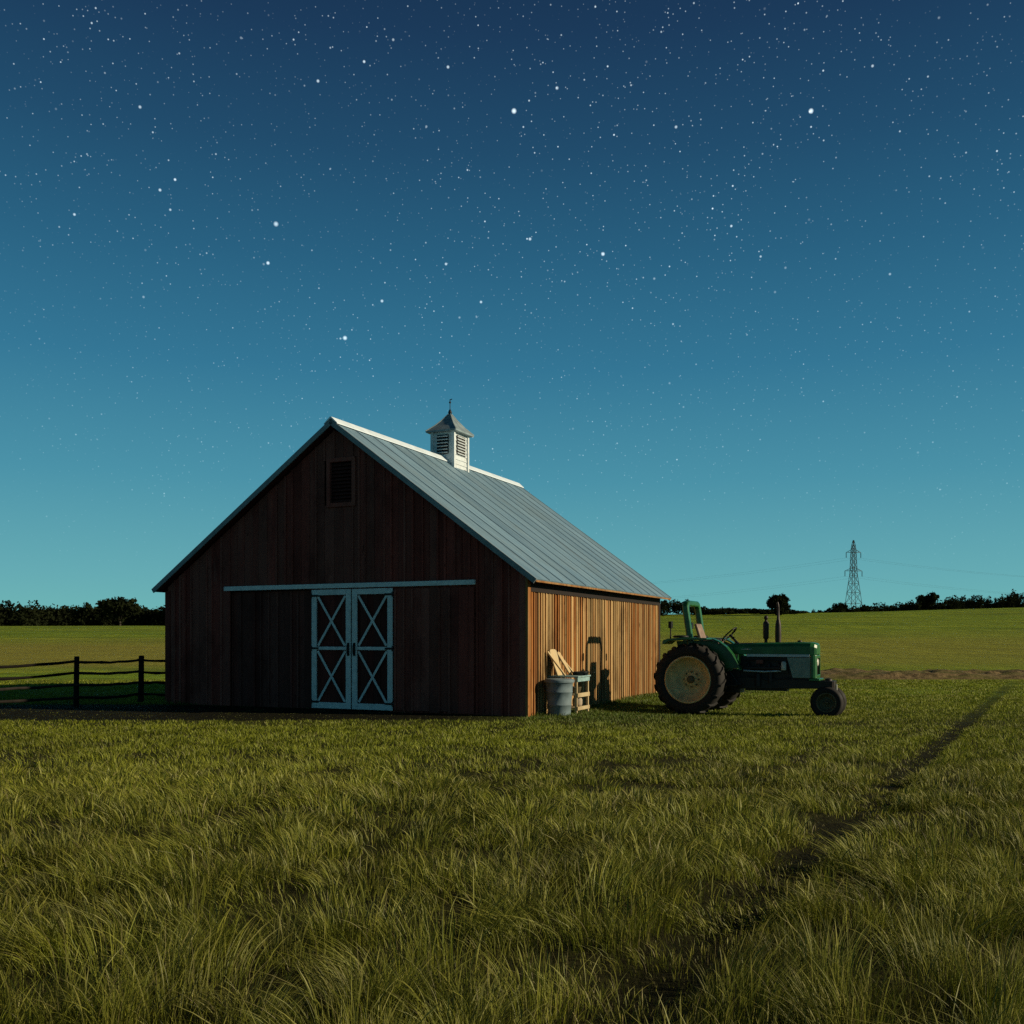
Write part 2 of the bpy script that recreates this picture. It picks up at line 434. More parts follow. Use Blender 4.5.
def make_grass(bands):
    VV, FF, CC = [], [], []; off = 0
    for (y0, y1, dens, rows) in bands:
        half = .70
        n = int(half * (y1 ** 2 - y0 ** 2) * dens + 4 * (y1 - y0) * dens * .5)
        y = np.sqrt(rng.uniform(y0 ** 2, y1 ** 2, n)); x = rng.uniform(-1, 1, n) * (half * y + 1.0)
        # gather into tufts at random places
        dt = np.interp(y0, [1.6, 4, 7, 11, 17, 26], [22, 19, 15, 11, 7, 4])
        nt = int(half * (y1 ** 2 - y0 ** 2) * dt + 2 * (y1 - y0) * dt)
        Ty = np.sqrt(rng.uniform(y0 ** 2, y1 ** 2, nt)); Tx = rng.uniform(-1, 1, nt) * (half * Ty + 1.0)
        Ts = rng.uniform(.05, .13, nt) * np.interp(Ty, [3, 10, 26], [1, 1.35, 2.2]); Tv = rng.random(nt); Tlx = rng.normal(0, .34, nt); Tly = rng.normal(0, .22, nt)
        pk = rng.integers(0, nt, n); inn = rng.random(n) < np.interp(y0, [1.6, 7, 11, 17], [.80, .76, .68, .55])
        x2 = np.where(inn, Tx[pk] + rng.normal(0, 1, n) * Ts[pk], x); y2 = np.where(inn, Ty[pk] + rng.normal(0, 1, n) * Ts[pk], y)
        tx = np.where(inn, Tx[pk], x); ty = np.where(inn, Ty[pk], y); tuft = np.where(inn, .35 + .75 * Tv[pk], .0); tlx = np.where(inn, Tlx[pk], 0.); tly = np.where(inn, Tly[pk], 0.)
        nb = vnoise(x2 * 1.1, y2 * .9, 41); ns = vnoise(x2 * 3.1, y2 * 2.6, 42); nbig = vnoise(x2 * .28, y2 * .28, 43)
        u, v = local_uv(x2, y2)
        dtr = np.abs(x2 - (.86 + .57 * (y2 - 4.66)) + .12 * (vnoise(y2 * .8, y2 * 0, 50) - .5)) / 1.151
        wtr = .15 + .08 * (1 - ss(5, 9, y2))
        track = (1 - ss(wtr * .5, wtr * 1.6, dtr)) * (.85 + .15 * ss(.3, .6, vnoise(x2 * 1.5, y2 * 1.2, 55)))
        tr2 = (1 - ss(.1, .3, np.abs(x2 + 1.5 - (.86 + .57 * (y2 - 4.66))) / 1.151)) * ss(.45, .6, vnoise(y2 * .45, y2 * 0, 51)) * .6
        track = np.maximum(track, tr2 * .5 * (1 - ss(14, 17, y2)))
        gap = .42 + .58 * ss(.22, .5, .55 * nb + .45 * ns + .15 * (tuft - .5))
        lawn = ss(10.5, 15.5, y2 + 1.8 * (nbig - .5))
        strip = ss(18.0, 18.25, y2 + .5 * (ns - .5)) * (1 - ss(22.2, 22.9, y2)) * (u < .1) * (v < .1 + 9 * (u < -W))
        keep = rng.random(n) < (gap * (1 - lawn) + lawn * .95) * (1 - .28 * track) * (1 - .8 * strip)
        keep &= ~((u > -W - .03) & (u < .05) & (v > -.03) & (v < L + .05))
        x2, y2, nb, ns, nbig, tuft, track, lawn, u, v, strip = [q[keep] for q in (x2, y2, nb, ns, nbig, tuft, track, lawn, u, v, strip)]
        tx, ty, tlx, tly = tx[keep], ty[keep], tlx[keep], tly[keep]; n = len(x2)
        hb = np.interp(y2, [2, 4, 6.5, 10, 14, 18, 30], [.28, .265, .21, .15, .105, .085, .08])
        lump = np.clip(.26 + .70 * (nb * .55 + ns * .45) ** 1.2 + 1.0 * (tuft - .45), .16, 1.6)
        h = hb * (lump * (1 - .6 * lawn) + .6 * lawn) * rng.uniform(.5, 1.08, n)
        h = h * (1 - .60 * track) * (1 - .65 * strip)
        edge = np.exp(-np.clip(-v, 0, 9) / .35) * (v < 0) * (u < .1) * (u > -W) + np.exp(-np.clip(u, 0, 9) / .3) * (u > 0) * (v > 0) * (v < L)
        h = h * (1 + 1.0 * np.clip(edge, 0, 1) * lawn)
        w = np.maximum(.0026, .00062 * y2) * rng.uniform(.7, 1.3, n)
        wind = vnoise(x2 * .45 + 9, y2 * .35, 61); wl = vnoise(x2 * 1.6 + 3, y2 * 1.3, 62)
        lm = (-.12 + .42 * wind + .45 * (wl - .4)) * (1 - .6 * lawn)
        r_ = np.sqrt((x2 - tx) ** 2 + (y2 - ty) ** 2) + 1e-6
        lx = -lm * 1.1 + tlx + rng.normal(0, .13, n) + (x2 - tx) * 2.4; ly = tly + rng.normal(0, .13, n) - .08 + (y2 - ty) * 2.0
        phi = rng.uniform(-.9, .9, n)
        k = rng.random(n)[:, None]; k2 = np.clip(.15 + .5 * nbig + .55 * (.5 * nb + .5 * ns), 0, 1.2)[:, None]
        ca = np.array([.092, .118, .008]); cb = np.array([.185, .186, .017]); cg = np.array([.205, .235, .012])
        col = (ca * (1 - k) + cb * k) * (.40 + .85 * k2)
        tuft_lit = np.where(tuft > .01, .55 + 1.0 * np.abs(np.sin(tuft * 91.7)) * .9, .6)[:, None]  # tuft highlights and darker understory put into the blade colour
        col = col * tuft_lit * np.interp(y2, [3, 7, 12, 16], [.92, 1.0, 1.25, 1.3])[:, None]  # sunlit middle distance brightened by colour, nearest grass dimmed
        l2 = (lawn * .6)[:, None]
        col = col * (1 - l2) + (cg * (.7 + .6 * k) * (.75 + .5 * k2)) * l2
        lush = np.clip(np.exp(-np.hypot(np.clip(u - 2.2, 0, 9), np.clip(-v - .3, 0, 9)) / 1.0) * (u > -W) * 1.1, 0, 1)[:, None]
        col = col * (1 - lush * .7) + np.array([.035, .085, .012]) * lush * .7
        col = col * (1 - .55 * strip[:, None])  # blades in the barn's shadow band darkened by colour
        dry = (rng.random(n) < .06 + .12 * track)
        col[dry] = np.array([.19, .165, .06]) * rng.uniform(.6, 1.1, (dry.sum(), 1))
        seed = (rng.random(n) < .15) & (lawn < .5)
        tipw = np.where(seed, 2.6, 1.0); h = np.where(seed, h * 1.1, h)
        cup = np.where(seed, .6, .42 * rng.random(n)) * (1 - .6 * lawn)
        a, b, c = blades(x2, y2, h, w, rows, (lx, ly), phi, col, tipw, cup)
        VV.append(a); FF.append(b + off); CC.append(c); off += len(a)
    return np.concatenate(VV), np.concatenate(FF), np.concatenate(CC)

gv, gf, gc = make_grass([(1.6, 4.2, 3600, 7), (4.2, 7, 2900, 6), (7, 11, 1800, 4), (11, 17, 1050, 3), (17, 26, 520, 3), (26, 35.5, 200, 3)])
tag(link('meadow_grass', npmesh('meadow_grass', gv, gf, M['grass'], gc)), kind='stuff')
print('grass quads', len(gf))

# ------------------------------------------------------------------ barn
barn = empty('barn', C0, BYAW)
tag(barn, 'weathered red brown board barn with a metal roof and white X braced doors', 'barn')
TA, ZA, ZE, OE, OF, OB = 4.485, 6.232, 2.71, .281, .21, .277           # apex offset, apex and eave height, overhangs
def rz(u):
    """roof surface height over local x = u (0 at right corner, -W at left)"""
    t = -u
    return ZE + (ZA - ZE) * ((t + OE) / (TA + OE) if t <= TA else (W + OE - t) / (W + OE - TA))
UND = .13

def board_wall(mb, n0, n1, wmin, wmax, fn_top, z0, place, seed, thick=.022, gap=.006, batten=0., skip=None):
    """boards along one wall; place(a, depth, z) -> local point"""
    r = random.Random(seed); a = n0
    grp = .5; gg = .5
    while a < n1 - .01:
        w = min(r.uniform(wmin, wmax), n1 - a)
        grp = .6 * grp + .4 * r.random(); gg = .7 * gg + .3 * r.random()
        d = r.uniform(0, .012)
        mb.col = (min(1, max(0, .5 * grp + .5 * r.random())), min(1, max(0, .5 + 1.5 * (gg - .5) + r.uniform(-.25, .25))), r.random(), 1)
        a0, a1 = a + gap / 2, a + w - gap / 2
        b0 = z0 + r.uniform(-.02, .02)
        segs = [(a0, a1, b0, None)]
        for (q0, q1, s0, s1) in (skip or []):
            new = []
            for (e0, e1, f0, f1) in segs:
                if f1 is None and q0 < (e0 + e1) / 2 < q1:
                    if s0 > f0 + .05: new.append((e0, e1, f0, s0))
                    new.append((e0, e1, s1, None))
                else: new.append((e0, e1, f0, f1))
            segs = new
        for (e0, e1, f0, f1) in segs:
            t0 = fn_top(e0) if f1 is None else f1; t1 = fn_top(e1) if f1 is None else f1
            j0, j1 = r.uniform(-.004, .004), r.uniform(-.004, .004); e0b, e1b = e0 + j0, e1 + j1
            mb.hexa([place(e0, d + thick, f0), place(e1, d + thick, f0), place(e1, 0, f0), place(e0, 0, f0)],
                    [place(e0b, d + thick, t0), place(e1b, d + thick, t1), place(e1b, 0, t1), place(e0b, 0, t0)])
        if batten and r.random() < batten:
            bw = r.uniform(.03, .05); bc = mb.col
            mb.col = (min(1, mb.col[0] + r.uniform(.1, .45)), min(1, max(0, mb.col[1] + r.uniform(-.1, .4))), r.random(), 1)
            for (e0, e1, f0, f1) in segs[-1:]:
                t0 = fn_top(a0) if f1 is None else f1
                mb.hexa([place(a0 - bw / 2, .052, f0), place(a0 + bw / 2, .052, f0), place(a0 + bw / 2, .002, f0), place(a0 - bw / 2, .002, f0)],
                        [place(a0 - bw / 2, .052, t0 - .01), place(a0 + bw / 2, .052, t0 - .01), place(a0 + bw / 2, .002, t0 - .01), place(a0 - bw / 2, .002, t0 - .01)])
            mb.col = bc
        a += w

def gable_backing(mb, y0, y1, holes=False):
    poly = [(-W, -.2), (0, -.2), (0, rz(0) - UND), (-TA, ZA - UND), (-W, rz(-W) - UND)]
    mb.prism(poly, y0, y1, 'y')
RX0, RX1 = -7.40, -5.10                                                   # recessed bay
DX0, DXM, DX1 = -5.085, -4.05, -3.02                                      # white doors
PX1 = -1.10
mb = MB()
board_wall(mb, -W, 0, .15, .27, lambda u: rz(u) - UND - .02, -.12, lambda a, d, z: (a, -d - .001, z), 5, batten=.55,
           skip=[(RX0, RX1, -.2, 2.63), (DX0 - .01, DX1 + .01, -.2, 2.60), (-4.67, -4.01, 4.43, 5.39)])
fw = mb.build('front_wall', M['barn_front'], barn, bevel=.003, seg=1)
mb = MB()
poly = [(-W + .02, -.2), (-.02, -.2), (-.02, rz(-.02) - UND - .03), (-TA, ZA - UND - .03), (-W + .02, rz(-W) - UND - .03)]
mb.prism(poly, .09, .14, 'y'); mb.prism(poly, L - .14, L - .09, 'y')
mb.b2(-.14, -.09, .15, L - .15, -.2, rz(-.14) - UND - .04); mb.b2(-W + .09, -W + .14, .15, L - .15, -.2, rz(-W + .14) - UND - .04)
for u in np.linspace(-W + .12, -.12, 9):                                   # studs joining boards and backing
    if not (RX0 - .1 < u < RX1 + .1 or DX0 - .1 < u < DX1 + .1): mb.b2(u - .04, u + .04, .001, .089, 0, 2.6)
mb.b2(-W + .1, -.1, .002, .088, 2.65, 2.75)
mb.build('inner_frame', M['void'], barn)
mb = MB()
mb.col = (.5, .5, .5, 1)
board_wall(mb, .0, L, .10, .20, lambda v: rz(0) - UND - .02, -.15, lambda a, d, z: (d + .001, a, z), 9, batten=.85, gap=.018)
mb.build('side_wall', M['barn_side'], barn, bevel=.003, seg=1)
mb = MB()
board_wall(mb, .0, L, .15, .25, lambda v: rz(-W) - UND - .02, -.15, lambda a, d, z: (-W - d - .001, a, z), 13, batten=.5)
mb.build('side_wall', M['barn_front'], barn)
mb = MB()
board_wall(mb, -W, 0, .15, .25, lambda u: rz(u) - UND - .02, -.15, lambda a, d, z: (a, L + d + .001, z), 17, batten=.5)
mb.build('back_wall', M['barn_front'], barn)
for (u, s, m) in ((.0, 1, 'barn_side'), (-W, -1, 'barn_front')):
    for v, yy in ((-.03, -1), (L + .03, 1)):
        pass
mb = MB(); mb.col = (.62, .45, .3, 1)
mb.b2(.004, .062, -.064, .075, -.15, rz(0) - UND - .05); mb.build('corner_board', M['barn_side'], barn, bevel=.004)
mb = MB(); mb.col = (.4, .5, .7, 1)
mb.b2(.004, .055, L - .12, L + .03, -.15, rz(0) - UND - .05); mb.build('corner_board', M['void'], barn, bevel=.004)
mb = MB(); mb.col = (.3, .4, .3, 1)
mb.b2(-W - .06, -W + .09, -.058, -.004, -.15, rz(-W) - UND - .12); mb.build('corner_board', M['barn_front'], barn, bevel=.004)

# roof slopes with standing seams
def slope(side):
    mb = MB(); r = random.Random(3 + side)
    uE, zE = (OE, ZE) if side > 0 else (-W - OE, ZE)
    uA, zA = -TA, ZA
    dirv = Vector((uA - uE, 0, zA - zE)); ln = dirv.length; dirv.normalize()
    nrm = Vector((-dirv.z, 0, dirv.x)) if side < 0 else Vector((dirv.z, 0, -dirv.x))
    if nrm.z < 0: nrm = -nrm
    def P(a, v, h): q = Vector((uE, 0, zE)) + dirv * a + nrm * h; return (q.x, v, q.z)
    v = -OF; k = 0; v_end = L + OB
    npan = 14; pw = (v_end + OF) / npan
    for k in range(npan):
        v0, v1 = -OF + k * pw, -OF + (k + 1) * pw
        mb.col = (min(1, max(0, r.gauss(.5, .13))), .5, r.random(), 1)
        lift = r.uniform(0, .004)
        mb.hexa([P(-.02, v0 + .002, -.03), P(-.02, v1 - .002, -.03), P(ln - .01, v1 - .002, -.03), P(ln - .01, v0 + .002, -.03)],
                [P(-.02, v0 + .002, lift), P(-.02, v1 - .002, lift), P(ln - .01, v1 - .002, lift), P(ln - .01, v0 + .002, lift)])
        if k:
            mb.col = (.5, .5, .5, 1)
            mb.hexa([P(-.015, v0 - .014, lift - .006), P(-.015, v0 + .014, lift - .006), P(ln - .02, v0 + .014, lift - .006), P(ln - .02, v0 - .014, lift - .006)],
                    [P(-.015, v0 - .006, .016), P(-.015, v0 + .006, .016), P(ln - .02, v0 + .006, .016), P(ln - .02, v0 - .006, .016)])
    o = mb.build('roof_slope', M['roof'], barn)
    # rake boards under the gable edges, soffit deck
    for (v0, v1, m) in ((-OF - .025, -OF, 'trim_grey'), (L + OB, L + OB + .025, 'trim_grey')):
        mb = MB()
        mb.hexa([P(-.03, v0, -.095), P(-.03, v1, -.095), P(ln, v1, -.095), P(ln, v0, -.095)], [P(-.03, v0, .012), P(-.03, v1, .012), P(ln, v1, .012), P(ln, v0, .012)])
        mb.build('rake_board', M[m], barn)
    mb = MB(); mb.col = (.3, .3, .3, 1)
    mb.hexa([P(.0, -OF + .002, -.075), P(.0, v_end - .002, -.075), P(ln - .03, v_end - .002, -.075), P(ln - .03, -OF + .002, -.075)],
            [P(.0, -OF + .002, -.033), P(.0, v_end - .002, -.033), P(ln - .03, v_end - .002, -.033), P(ln - .03, -OF + .002, -.033)])
    mb.build('roof_deck', M['dark_boards'], barn)
    mb = MB(); mb.col = (.6, .5, .2, 1)
    s = 1 if side > 0 else -1
    mb.b2(uE - s * .012, uE + s * .016, -OF + .004, v_end - .004, zE - .068, zE - .032)
    mb.build('fascia', M['barn_side'] if side > 0 else M['trim_grey'], barn)
slope(1); slope(-1)
mb = MB()
mR = (ZA - ZE) / (TA + OE); mL = (ZA - ZE) / (W + OE - TA)
for (v0, v1) in ((-OF - .03, L + OB + .03),):
    w = .17
    top = [(-TA - w, ZA - w * mL + .03), (-TA - w, ZA - w * mL + .048), (-TA - .02, ZA + .062), (-TA + .02, ZA + .062), (-TA + w, ZA - w * mR + .048), (-TA + w, ZA - w * mR + .03), (-TA, ZA + .03)]
    mb.prism(top, v0, v1, 'y')
mb.build('ridge_cap', M['ridge_metal'], barn)

# sliding door rail
mb = MB(); mb.b2(-7.51, PX1 + .01, -.115, -.058, 2.625, 2.725)
mb.build('door_rail', M['white_paint'], barn, bevel=.006)
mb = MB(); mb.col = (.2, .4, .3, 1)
mb.b2(.026, .066, .076, L - .121, 2.47, rz(0) - UND - .03); mb.build('eave_shade_board', M['void'], barn, bevel=.004)  # dark board added as the shadow band under the eave
# recessed bay
mb = MB()
board_wall(mb, RX0 + .01, RX1 - .01, .17, .24, lambda u: 2.6, -.02, lambda a, d, z: (a, .085 - d, z), 23, batten=.4)
mb.build('recessed_bay', M['dark_boards'], barn)
# plain sliding panel
mb = MB()
board_wall(mb, DX1 + .06, PX1 - .02, .17, .24, lambda u: 2.58, .03, lambda a, d, z: (a, -.056 - d, z), 29, batten=.5)
mb.build('sliding_panel', M['barn_front'], barn, bevel=.003, seg=1)
# white braced doors
def door(x0, x1, hinge_left):
    z0, z1, zm = .03, 2.60, 1.33; fy0, fy1 = -.098, -.062
    mb = MB()
    board_wall(mb, x0 + .02, x1 - .02, .15, .2, lambda u: z1 - .02, z0 + .02, lambda a, d, z: (a, -.02 - d * .5, z), 31 + int(hinge_left))
    d = mb.build('door', M['dark_boards'], barn)
    st = .13
    mb = MB()
    mb.b2(x0 + .004, x0 + st, fy0, fy1, z0, z1); mb.b2(x1 - st, x1 - .004, fy0, fy1, z0, z1)
    mb.b2(x0 + st + .001, x1 - st - .001, fy0 + .003, fy1 + .002, z1 - .12, z1); mb.b2(x0 + st + .001, x1 - st - .001, fy0 + .003, fy1 + .002, z0, z0 + .13)
    mb.b2(x0 + st + .001, x1 - st - .001, fy0 + .003, fy1 + .002, zm - .035, zm + .035)
    mb.build('door_frame', M['white_paint'], d, bevel=.006)
    for (a, b) in ((z0 + .135, zm - .04), (zm + .04, z1 - .125)):
        mb = MB(); mb.bar((x0 + st + .03, -.068, a + .02), (x1 - st - .03, -.068, b - .02), .05, .012, up=(0, 1, 0)); mb.build('cross_brace', M['white_paint'], d)
        mb = MB(); mb.bar((x0 + st + .03, -.082, b - .02), (x1 - st - .03, -.082, a + .02), .05, .012, up=(0, 1, 0)); mb.build('cross_brace', M['white_paint'], d)
    xh = x0 if hinge_left else x1; s = 1 if hinge_left else -1
    for z in (z0 + .14, zm, z1 - .13):
        mb = MB(); mb.b2(min(xh, xh + s * .19), max(xh, xh + s * .19), fy0 - .008, fy0 - .001, z - .022, z + .022)
        mb.tube([(xh + s * .005, fy0 - .008, z - .05), (xh + s * .005, fy0 - .008, z + .05)], .014, 8)
        mb.build('hinge', M['black_iron'], d)
    xk = x1 - .065 if hinge_left else x0 + .065
    mb = MB()
    mb.tube([(xk, fy0, zm - .13), (xk, fy0 - .045, zm - .10), (xk, fy0 - .045, zm + .06), (xk, fy0, zm + .09)], .014, 8)
    mb.b2(xk - .03, xk + .03, fy0 - .006, fy0 - .001, zm - .16, zm + .12)
    mb.build('handle', M['black_iron'], d)
door(DX0, DXM - .012, True); door(DXM + .012, DX1, False)
# gable vent
mb = MB(); mb.col = (.75, .6, .3, 1)
vx0, vx1, vz0, vz1 = -4.67, -4.01, 4.43, 5.39
for q in ((vx0 - .04, vx0 + .05, vz0 - .05, vz1 + .05), (vx1 - .05, vx1 + .04, vz0 - .05, vz1 + .05)): mb.b2(q[0], q[1], -.075, -.002, q[2], q[3])
mb.b2(vx0 + .051, vx1 - .051, -.072, -.002, vz1 - .04, vz1 + .05); mb.b2(vx0 + .051, vx1 - .051, -.072, -.002, vz0 - .05, vz0 + .04)
gvt = mb.build('gable_vent', M['barn_front'], barn, bevel=.004)
mb = MB(); mb.col = (.3, .5, .5, 1)
for k in range(11):
    z = vz0 + .085 + k * .078; mb.box(((vx0 + vx1) / 2, .012, z), (vx1 - vx0 - .104, .08, .014), (R(38), 0, 0))
mb.build('louvre', M['dark_boards'], gvt)

# cupola
CV, CWX, CWY = 5.15, .63, .78
cz0, cz1 = ZA - .62, 6.95
mb = MB(); x0, x1, y0, y1 = -TA - CWX / 2, -TA + CWX / 2, CV - CWY / 2, CV + CWY / 2
mb.b2(x0 + .012, x1 - .012, y0 + .012, y1 - .012, cz0, cz1)
nb = 11
for k in range(nb):                                                        # clapboards
    a = cz0 + (cz1 - cz0) * k / nb; b = cz0 + (cz1 - cz0) * (k + 1) / nb
    mb.hexa([(x0 - .008, y0 - .008, a), (x1 + .008, y0 - .008, a), (x1 + .008, y1 + .008, a), (x0 - .008, y1 + .008, a)],
            [(x0 + .008, y0 + .008, b - .003), (x1 - .008, y0 + .008, b - .003), (x1 - .008, y1 - .008, b - .003), (x0 + .008, y1 - .008, b - .003)])
for (px, py) in ((x0, y0), (x1, y0), (x0, y1), (x1, y1)): mb.box((px, py, (cz0 + cz1) / 2 + .001), (.075, .075, cz1 - cz0 - .006))
cup = mb.build('cupola', M['white_siding'], barn)
def louv(axis, c, n):
    mb = MB(); w = .34 if axis == 'y' else .48
    zb, zt = ZA + .12, 6.86
    if axis == 'y': mb.b2(c[0] - w / 2, c[0] + w / 2, c[1] - .012, c[1] + .012, zb, zt)
    else: mb.b2(c[0] - .012, c[0] + .012, c[1] - w / 2, c[1] + w / 2, zb, zt)
    o = mb.build('louvre', M['void'], cup)
    mb2 = MB()
    for k in range(n):
        z = zb + (k + .5) * (zt - zb) / n
        if axis == 'y': mb.v; mb2.box((c[0], c[1] + (-.02 if c[1] < CV else .02), z), (w - .02, .045, .022), (R(35) if c[1] < CV else R(-35), 0, 0))
        else: mb2.box((c[0] + (.02 if c[0] > -TA else -.02), c[1], z), (.045, w - .02, .022), (0, R(35) if c[0] > -TA else R(-35), 0))
    mb2.build('louvre_slat', M['white_siding'], cup)
louv('y', (-TA, y0 - .008), 6); louv('x', (x1 + .008, CV), 7); louv('x', (x0 - .008, CV), 7); louv('y', (-TA, y1 + .008), 6)
mb = MB(); mb.col = (.75, .5, .5, 1)
rings = []
for (q, z) in ((1.0, cz1 - .02), (1.0, cz1 + .02), (.62, cz1 + .19), (.32, cz1 + .36), (.06, cz1 + .53)):
    hx, hy = (CWX / 2 + .13) * q, (CWY / 2 + .13) * q
    rings.append([(-TA - hx, CV - hy, z), (-TA + hx, CV - hy, z), (-TA + hx, CV + hy, z), (-TA - hx, CV + hy, z)])
vs = sum(rings, []); fs = [(3, 2, 1, 0), (16, 17, 18, 19)]
for k in range(4):
    for j in range(4): fs.append((k * 4 + j, k * 4 + (j + 1) % 4, k * 4 + 4 + (j + 1) % 4, k * 4 + 4 + j))
mb._add(vs, fs)
for j in range(4): mb.tube([Vector(r_[j]) for r_ in rings[1:]], .016, 6)
mb.build('cupola_roof', plain('pale_cupola_sheet_metal', (.27, .34, .36), .45, .2, s=4), cup)
mb = MB(); zt = cz1 + .50
mb.tube([(-TA, CV, zt), (-TA, CV, zt + .42)], .010, 6)
mb.lathe([(.0, zt + .0), (.035, zt + .02), (.052, zt + .07), (.035, zt + .12), (.012, zt + .16)], 12, 'z', (-TA, CV, 0))
mb.lathe([(0, zt + .30), (.028, zt + .33), (.028, zt + .35), (0, zt + .38)], 10, 'z', (-TA, CV, 0)); mb.bar((-TA - .01, CV, zt + .40), (-TA + .06, CV, zt + .425), .012, .02)
mb.build('finial', M['black_iron'], cup)

# ------------------------------------------------------------------ things beside the side wall
def SW(s, w, z=0): return C0 + D1 * s + D2 * w + Vector((0, 0, z))
can = empty('trash_can', SW(.74, .40, -.01), BYAW)
tag(can, 'dented blue grey metal trash can with flat lid standing by the sunlit barn wall', 'trash can')
mb = MB()
prof = [(.0, .01), (.225, .0), (.228, .03), (.242, .20), (.248, .205), (.249, .225), (.243, .23), (.262, .46), (.269, .465), (.270, .485), (.264, .49), (.276, .66), (.29, .668), (.29, .69), (.27, .69), (.262, .60), (.0, .05)]
mb.lathe(prof, 36); body = mb.build('body', M['can_metal'], can)
for a in (0.5, 0.5 + PI):
    mb = MB(); c, s = math.cos(a), math.sin(a)
    mb.tube([(c * .272 - s * .07, s * .272 + c * .07, .58), (c * .315 - s * .06, s * .315 + c * .06, .56), (c * .315 + s * .06, s * .315 - c * .06, .56), (c * .272 + s * .07, s * .272 - c * .07, .58)], .009, 6)
    mb.build('handle', M['steel'], can)
mb = MB(); mb.lathe([(.302, .665), (.308, .70), (.300, .725), (.26, .74), (.0, .752)], 36); mb.build('lid', M['can_metal'], can)

stand = empty('wooden_stand', SW(1.42, .36, 0), BYAW)
tag(stand, 'low pale painted wooden stand with open shelves beside the trash can', 'stand')
mb = MB()
for k in range(4):
    y = -.285 + k * .19; mb.col = (.5 + .1 * k, .6, .1 * k, 1)
    mb.box((.0, y, .755 + .002 * k), (.66, .182, .03))
mb.build('top', M['stand_paint'], stand, bevel=.004)
for (x, y) in ((-.27, -.33), (.27, -.33), (-.27, .33), (.27, .33)):
    mb = MB(); mb.col = (.6, .7, .4, 1); mb.box((x, y, .37), (.05, .05, .738)); mb.build('leg', M['tan_wood'], stand, bevel=.004)
mb = MB(); mb.col = (.6, .7, .4, 1)
mb.b2(-.27, .27, -.30, .30, .37, .395); mb.b2(.296, .316, -.35, .35, .335, .42); mb.build('shelf', M['tan_wood'], stand, bevel=.003)
mb = MB(); mb.col = (.65, .7, .2, 1)
mb.b2(-.27, .27, -.30, .30, .10, .125); mb.b2(.296, .316, -.35, .35, .07, .145); mb.build('shelf', M['tan_wood'], stand, bevel=.003)
mb = MB(); mb.b2(.296, .314, -.35, .35, .655, .735); mb.build('apron', M['stand_paint'], stand, bevel=.003)

def plank(pb, pt, w, th, label, seed):
    """plank with a rounded upper end, leaning on the wall"""
    pb, pt = Vector(pb), Vector(pt); ax = pt - pb; ln = ax.length; ax.normalize()
    side = D1.copy(); side = (side - ax * side.dot(ax)).normalized(); n = side.cross(ax)
    mb = MB(); mb.col = (.8, .6, seed, 1)
    out = [(-w * .36, 0), (w * .36, 0), (w / 2, ln * .75), (w / 2, ln * .93), (w * .36, ln * .985), (0, ln), (-w * .36, ln * .985), (-w / 2, ln * .93), (-w / 2, ln * .75)]
    vs = [side * a + ax * b + n * d for d in (-th / 2, th / 2) for a, b in out]; k = len(out)
    mb._add(vs, [tuple(range(k)), tuple(range(2 * k - 1, k - 1, -1))] + [(i, k + i, k + (i + 1) % k, (i + 1) % k) for i in range(k)])
    o = mb.build('leaning_plank', M['tan_wood'], None, loc=pb, bevel=.004)
    tag(o, label, 'plank', 'planks leaning on the barn wall')
plank(SW(1.12, .25, .778), SW(1.12, .085, 1.32), .36, .03, 'broad tan plank with rounded top leaning on the barn wall above the trash can', .3)
plank(SW(1.02, .42, .778), SW(.86, .085, 1.28), .07, .03, 'thin tan slat leaning at the near edge of the broad plank', .6)
plank(SW(1.50, .36, .778), SW(1.42, .085, 1.26), .16, .03, 'slim tan board leaning in the middle of the stand top', .8)
plank(SW(1.62, .40, .778), SW(1.58, .085, 1.16), .07, .03, 'narrowest tan lath leaning nearest to the dark pan', .1)
pan = empty('enamel_pan', SW(1.62, .52, .774), BYAW)
tag(pan, 'shallow dark enamel pan lying on the pale stand top', 'pan')
mb = MB(); mb.lathe([(.0, .004), (.15, .0), (.185, .07), (.195, .072), (.18, .062), (.145, .012), (.0, .012)], 28); mb.build('bowl', M['dark_pan'], pan)
mb = MB(); mb.bar((.18, -.02, .06), (.34, -.06, .065), .035, .014); mb.build('handle', M['dark_pan'], pan, bevel=.004)
crock = MB(); crock.lathe([(.0, .0), (.085, .0), (.105, .05), (.105, .14), (.075, .19), (.08, .21), (.065, .21), (.06, .17), (.0, .17)], 24)
o = crock.build('stoneware_jar', M['clay'], None, loc=SW(1.50, .50, .126)); tag(o, 'pale round stoneware jar on the bottom shelf of the stand', 'jar', 'jars on the stand')
bk = MB(); bk.lathe([(.0, .0), (.09, .0), (.12, .13), (.125, .135), (.11, .13), (.085, .02), (.0, .02)], 24)
o = bk.build('clay_bowl', M['rim_dark'], None, loc=SW(1.45, .48, .396)); tag(o, 'dull brown bowl on the middle shelf of the stand', 'bowl', 'jars on the stand')

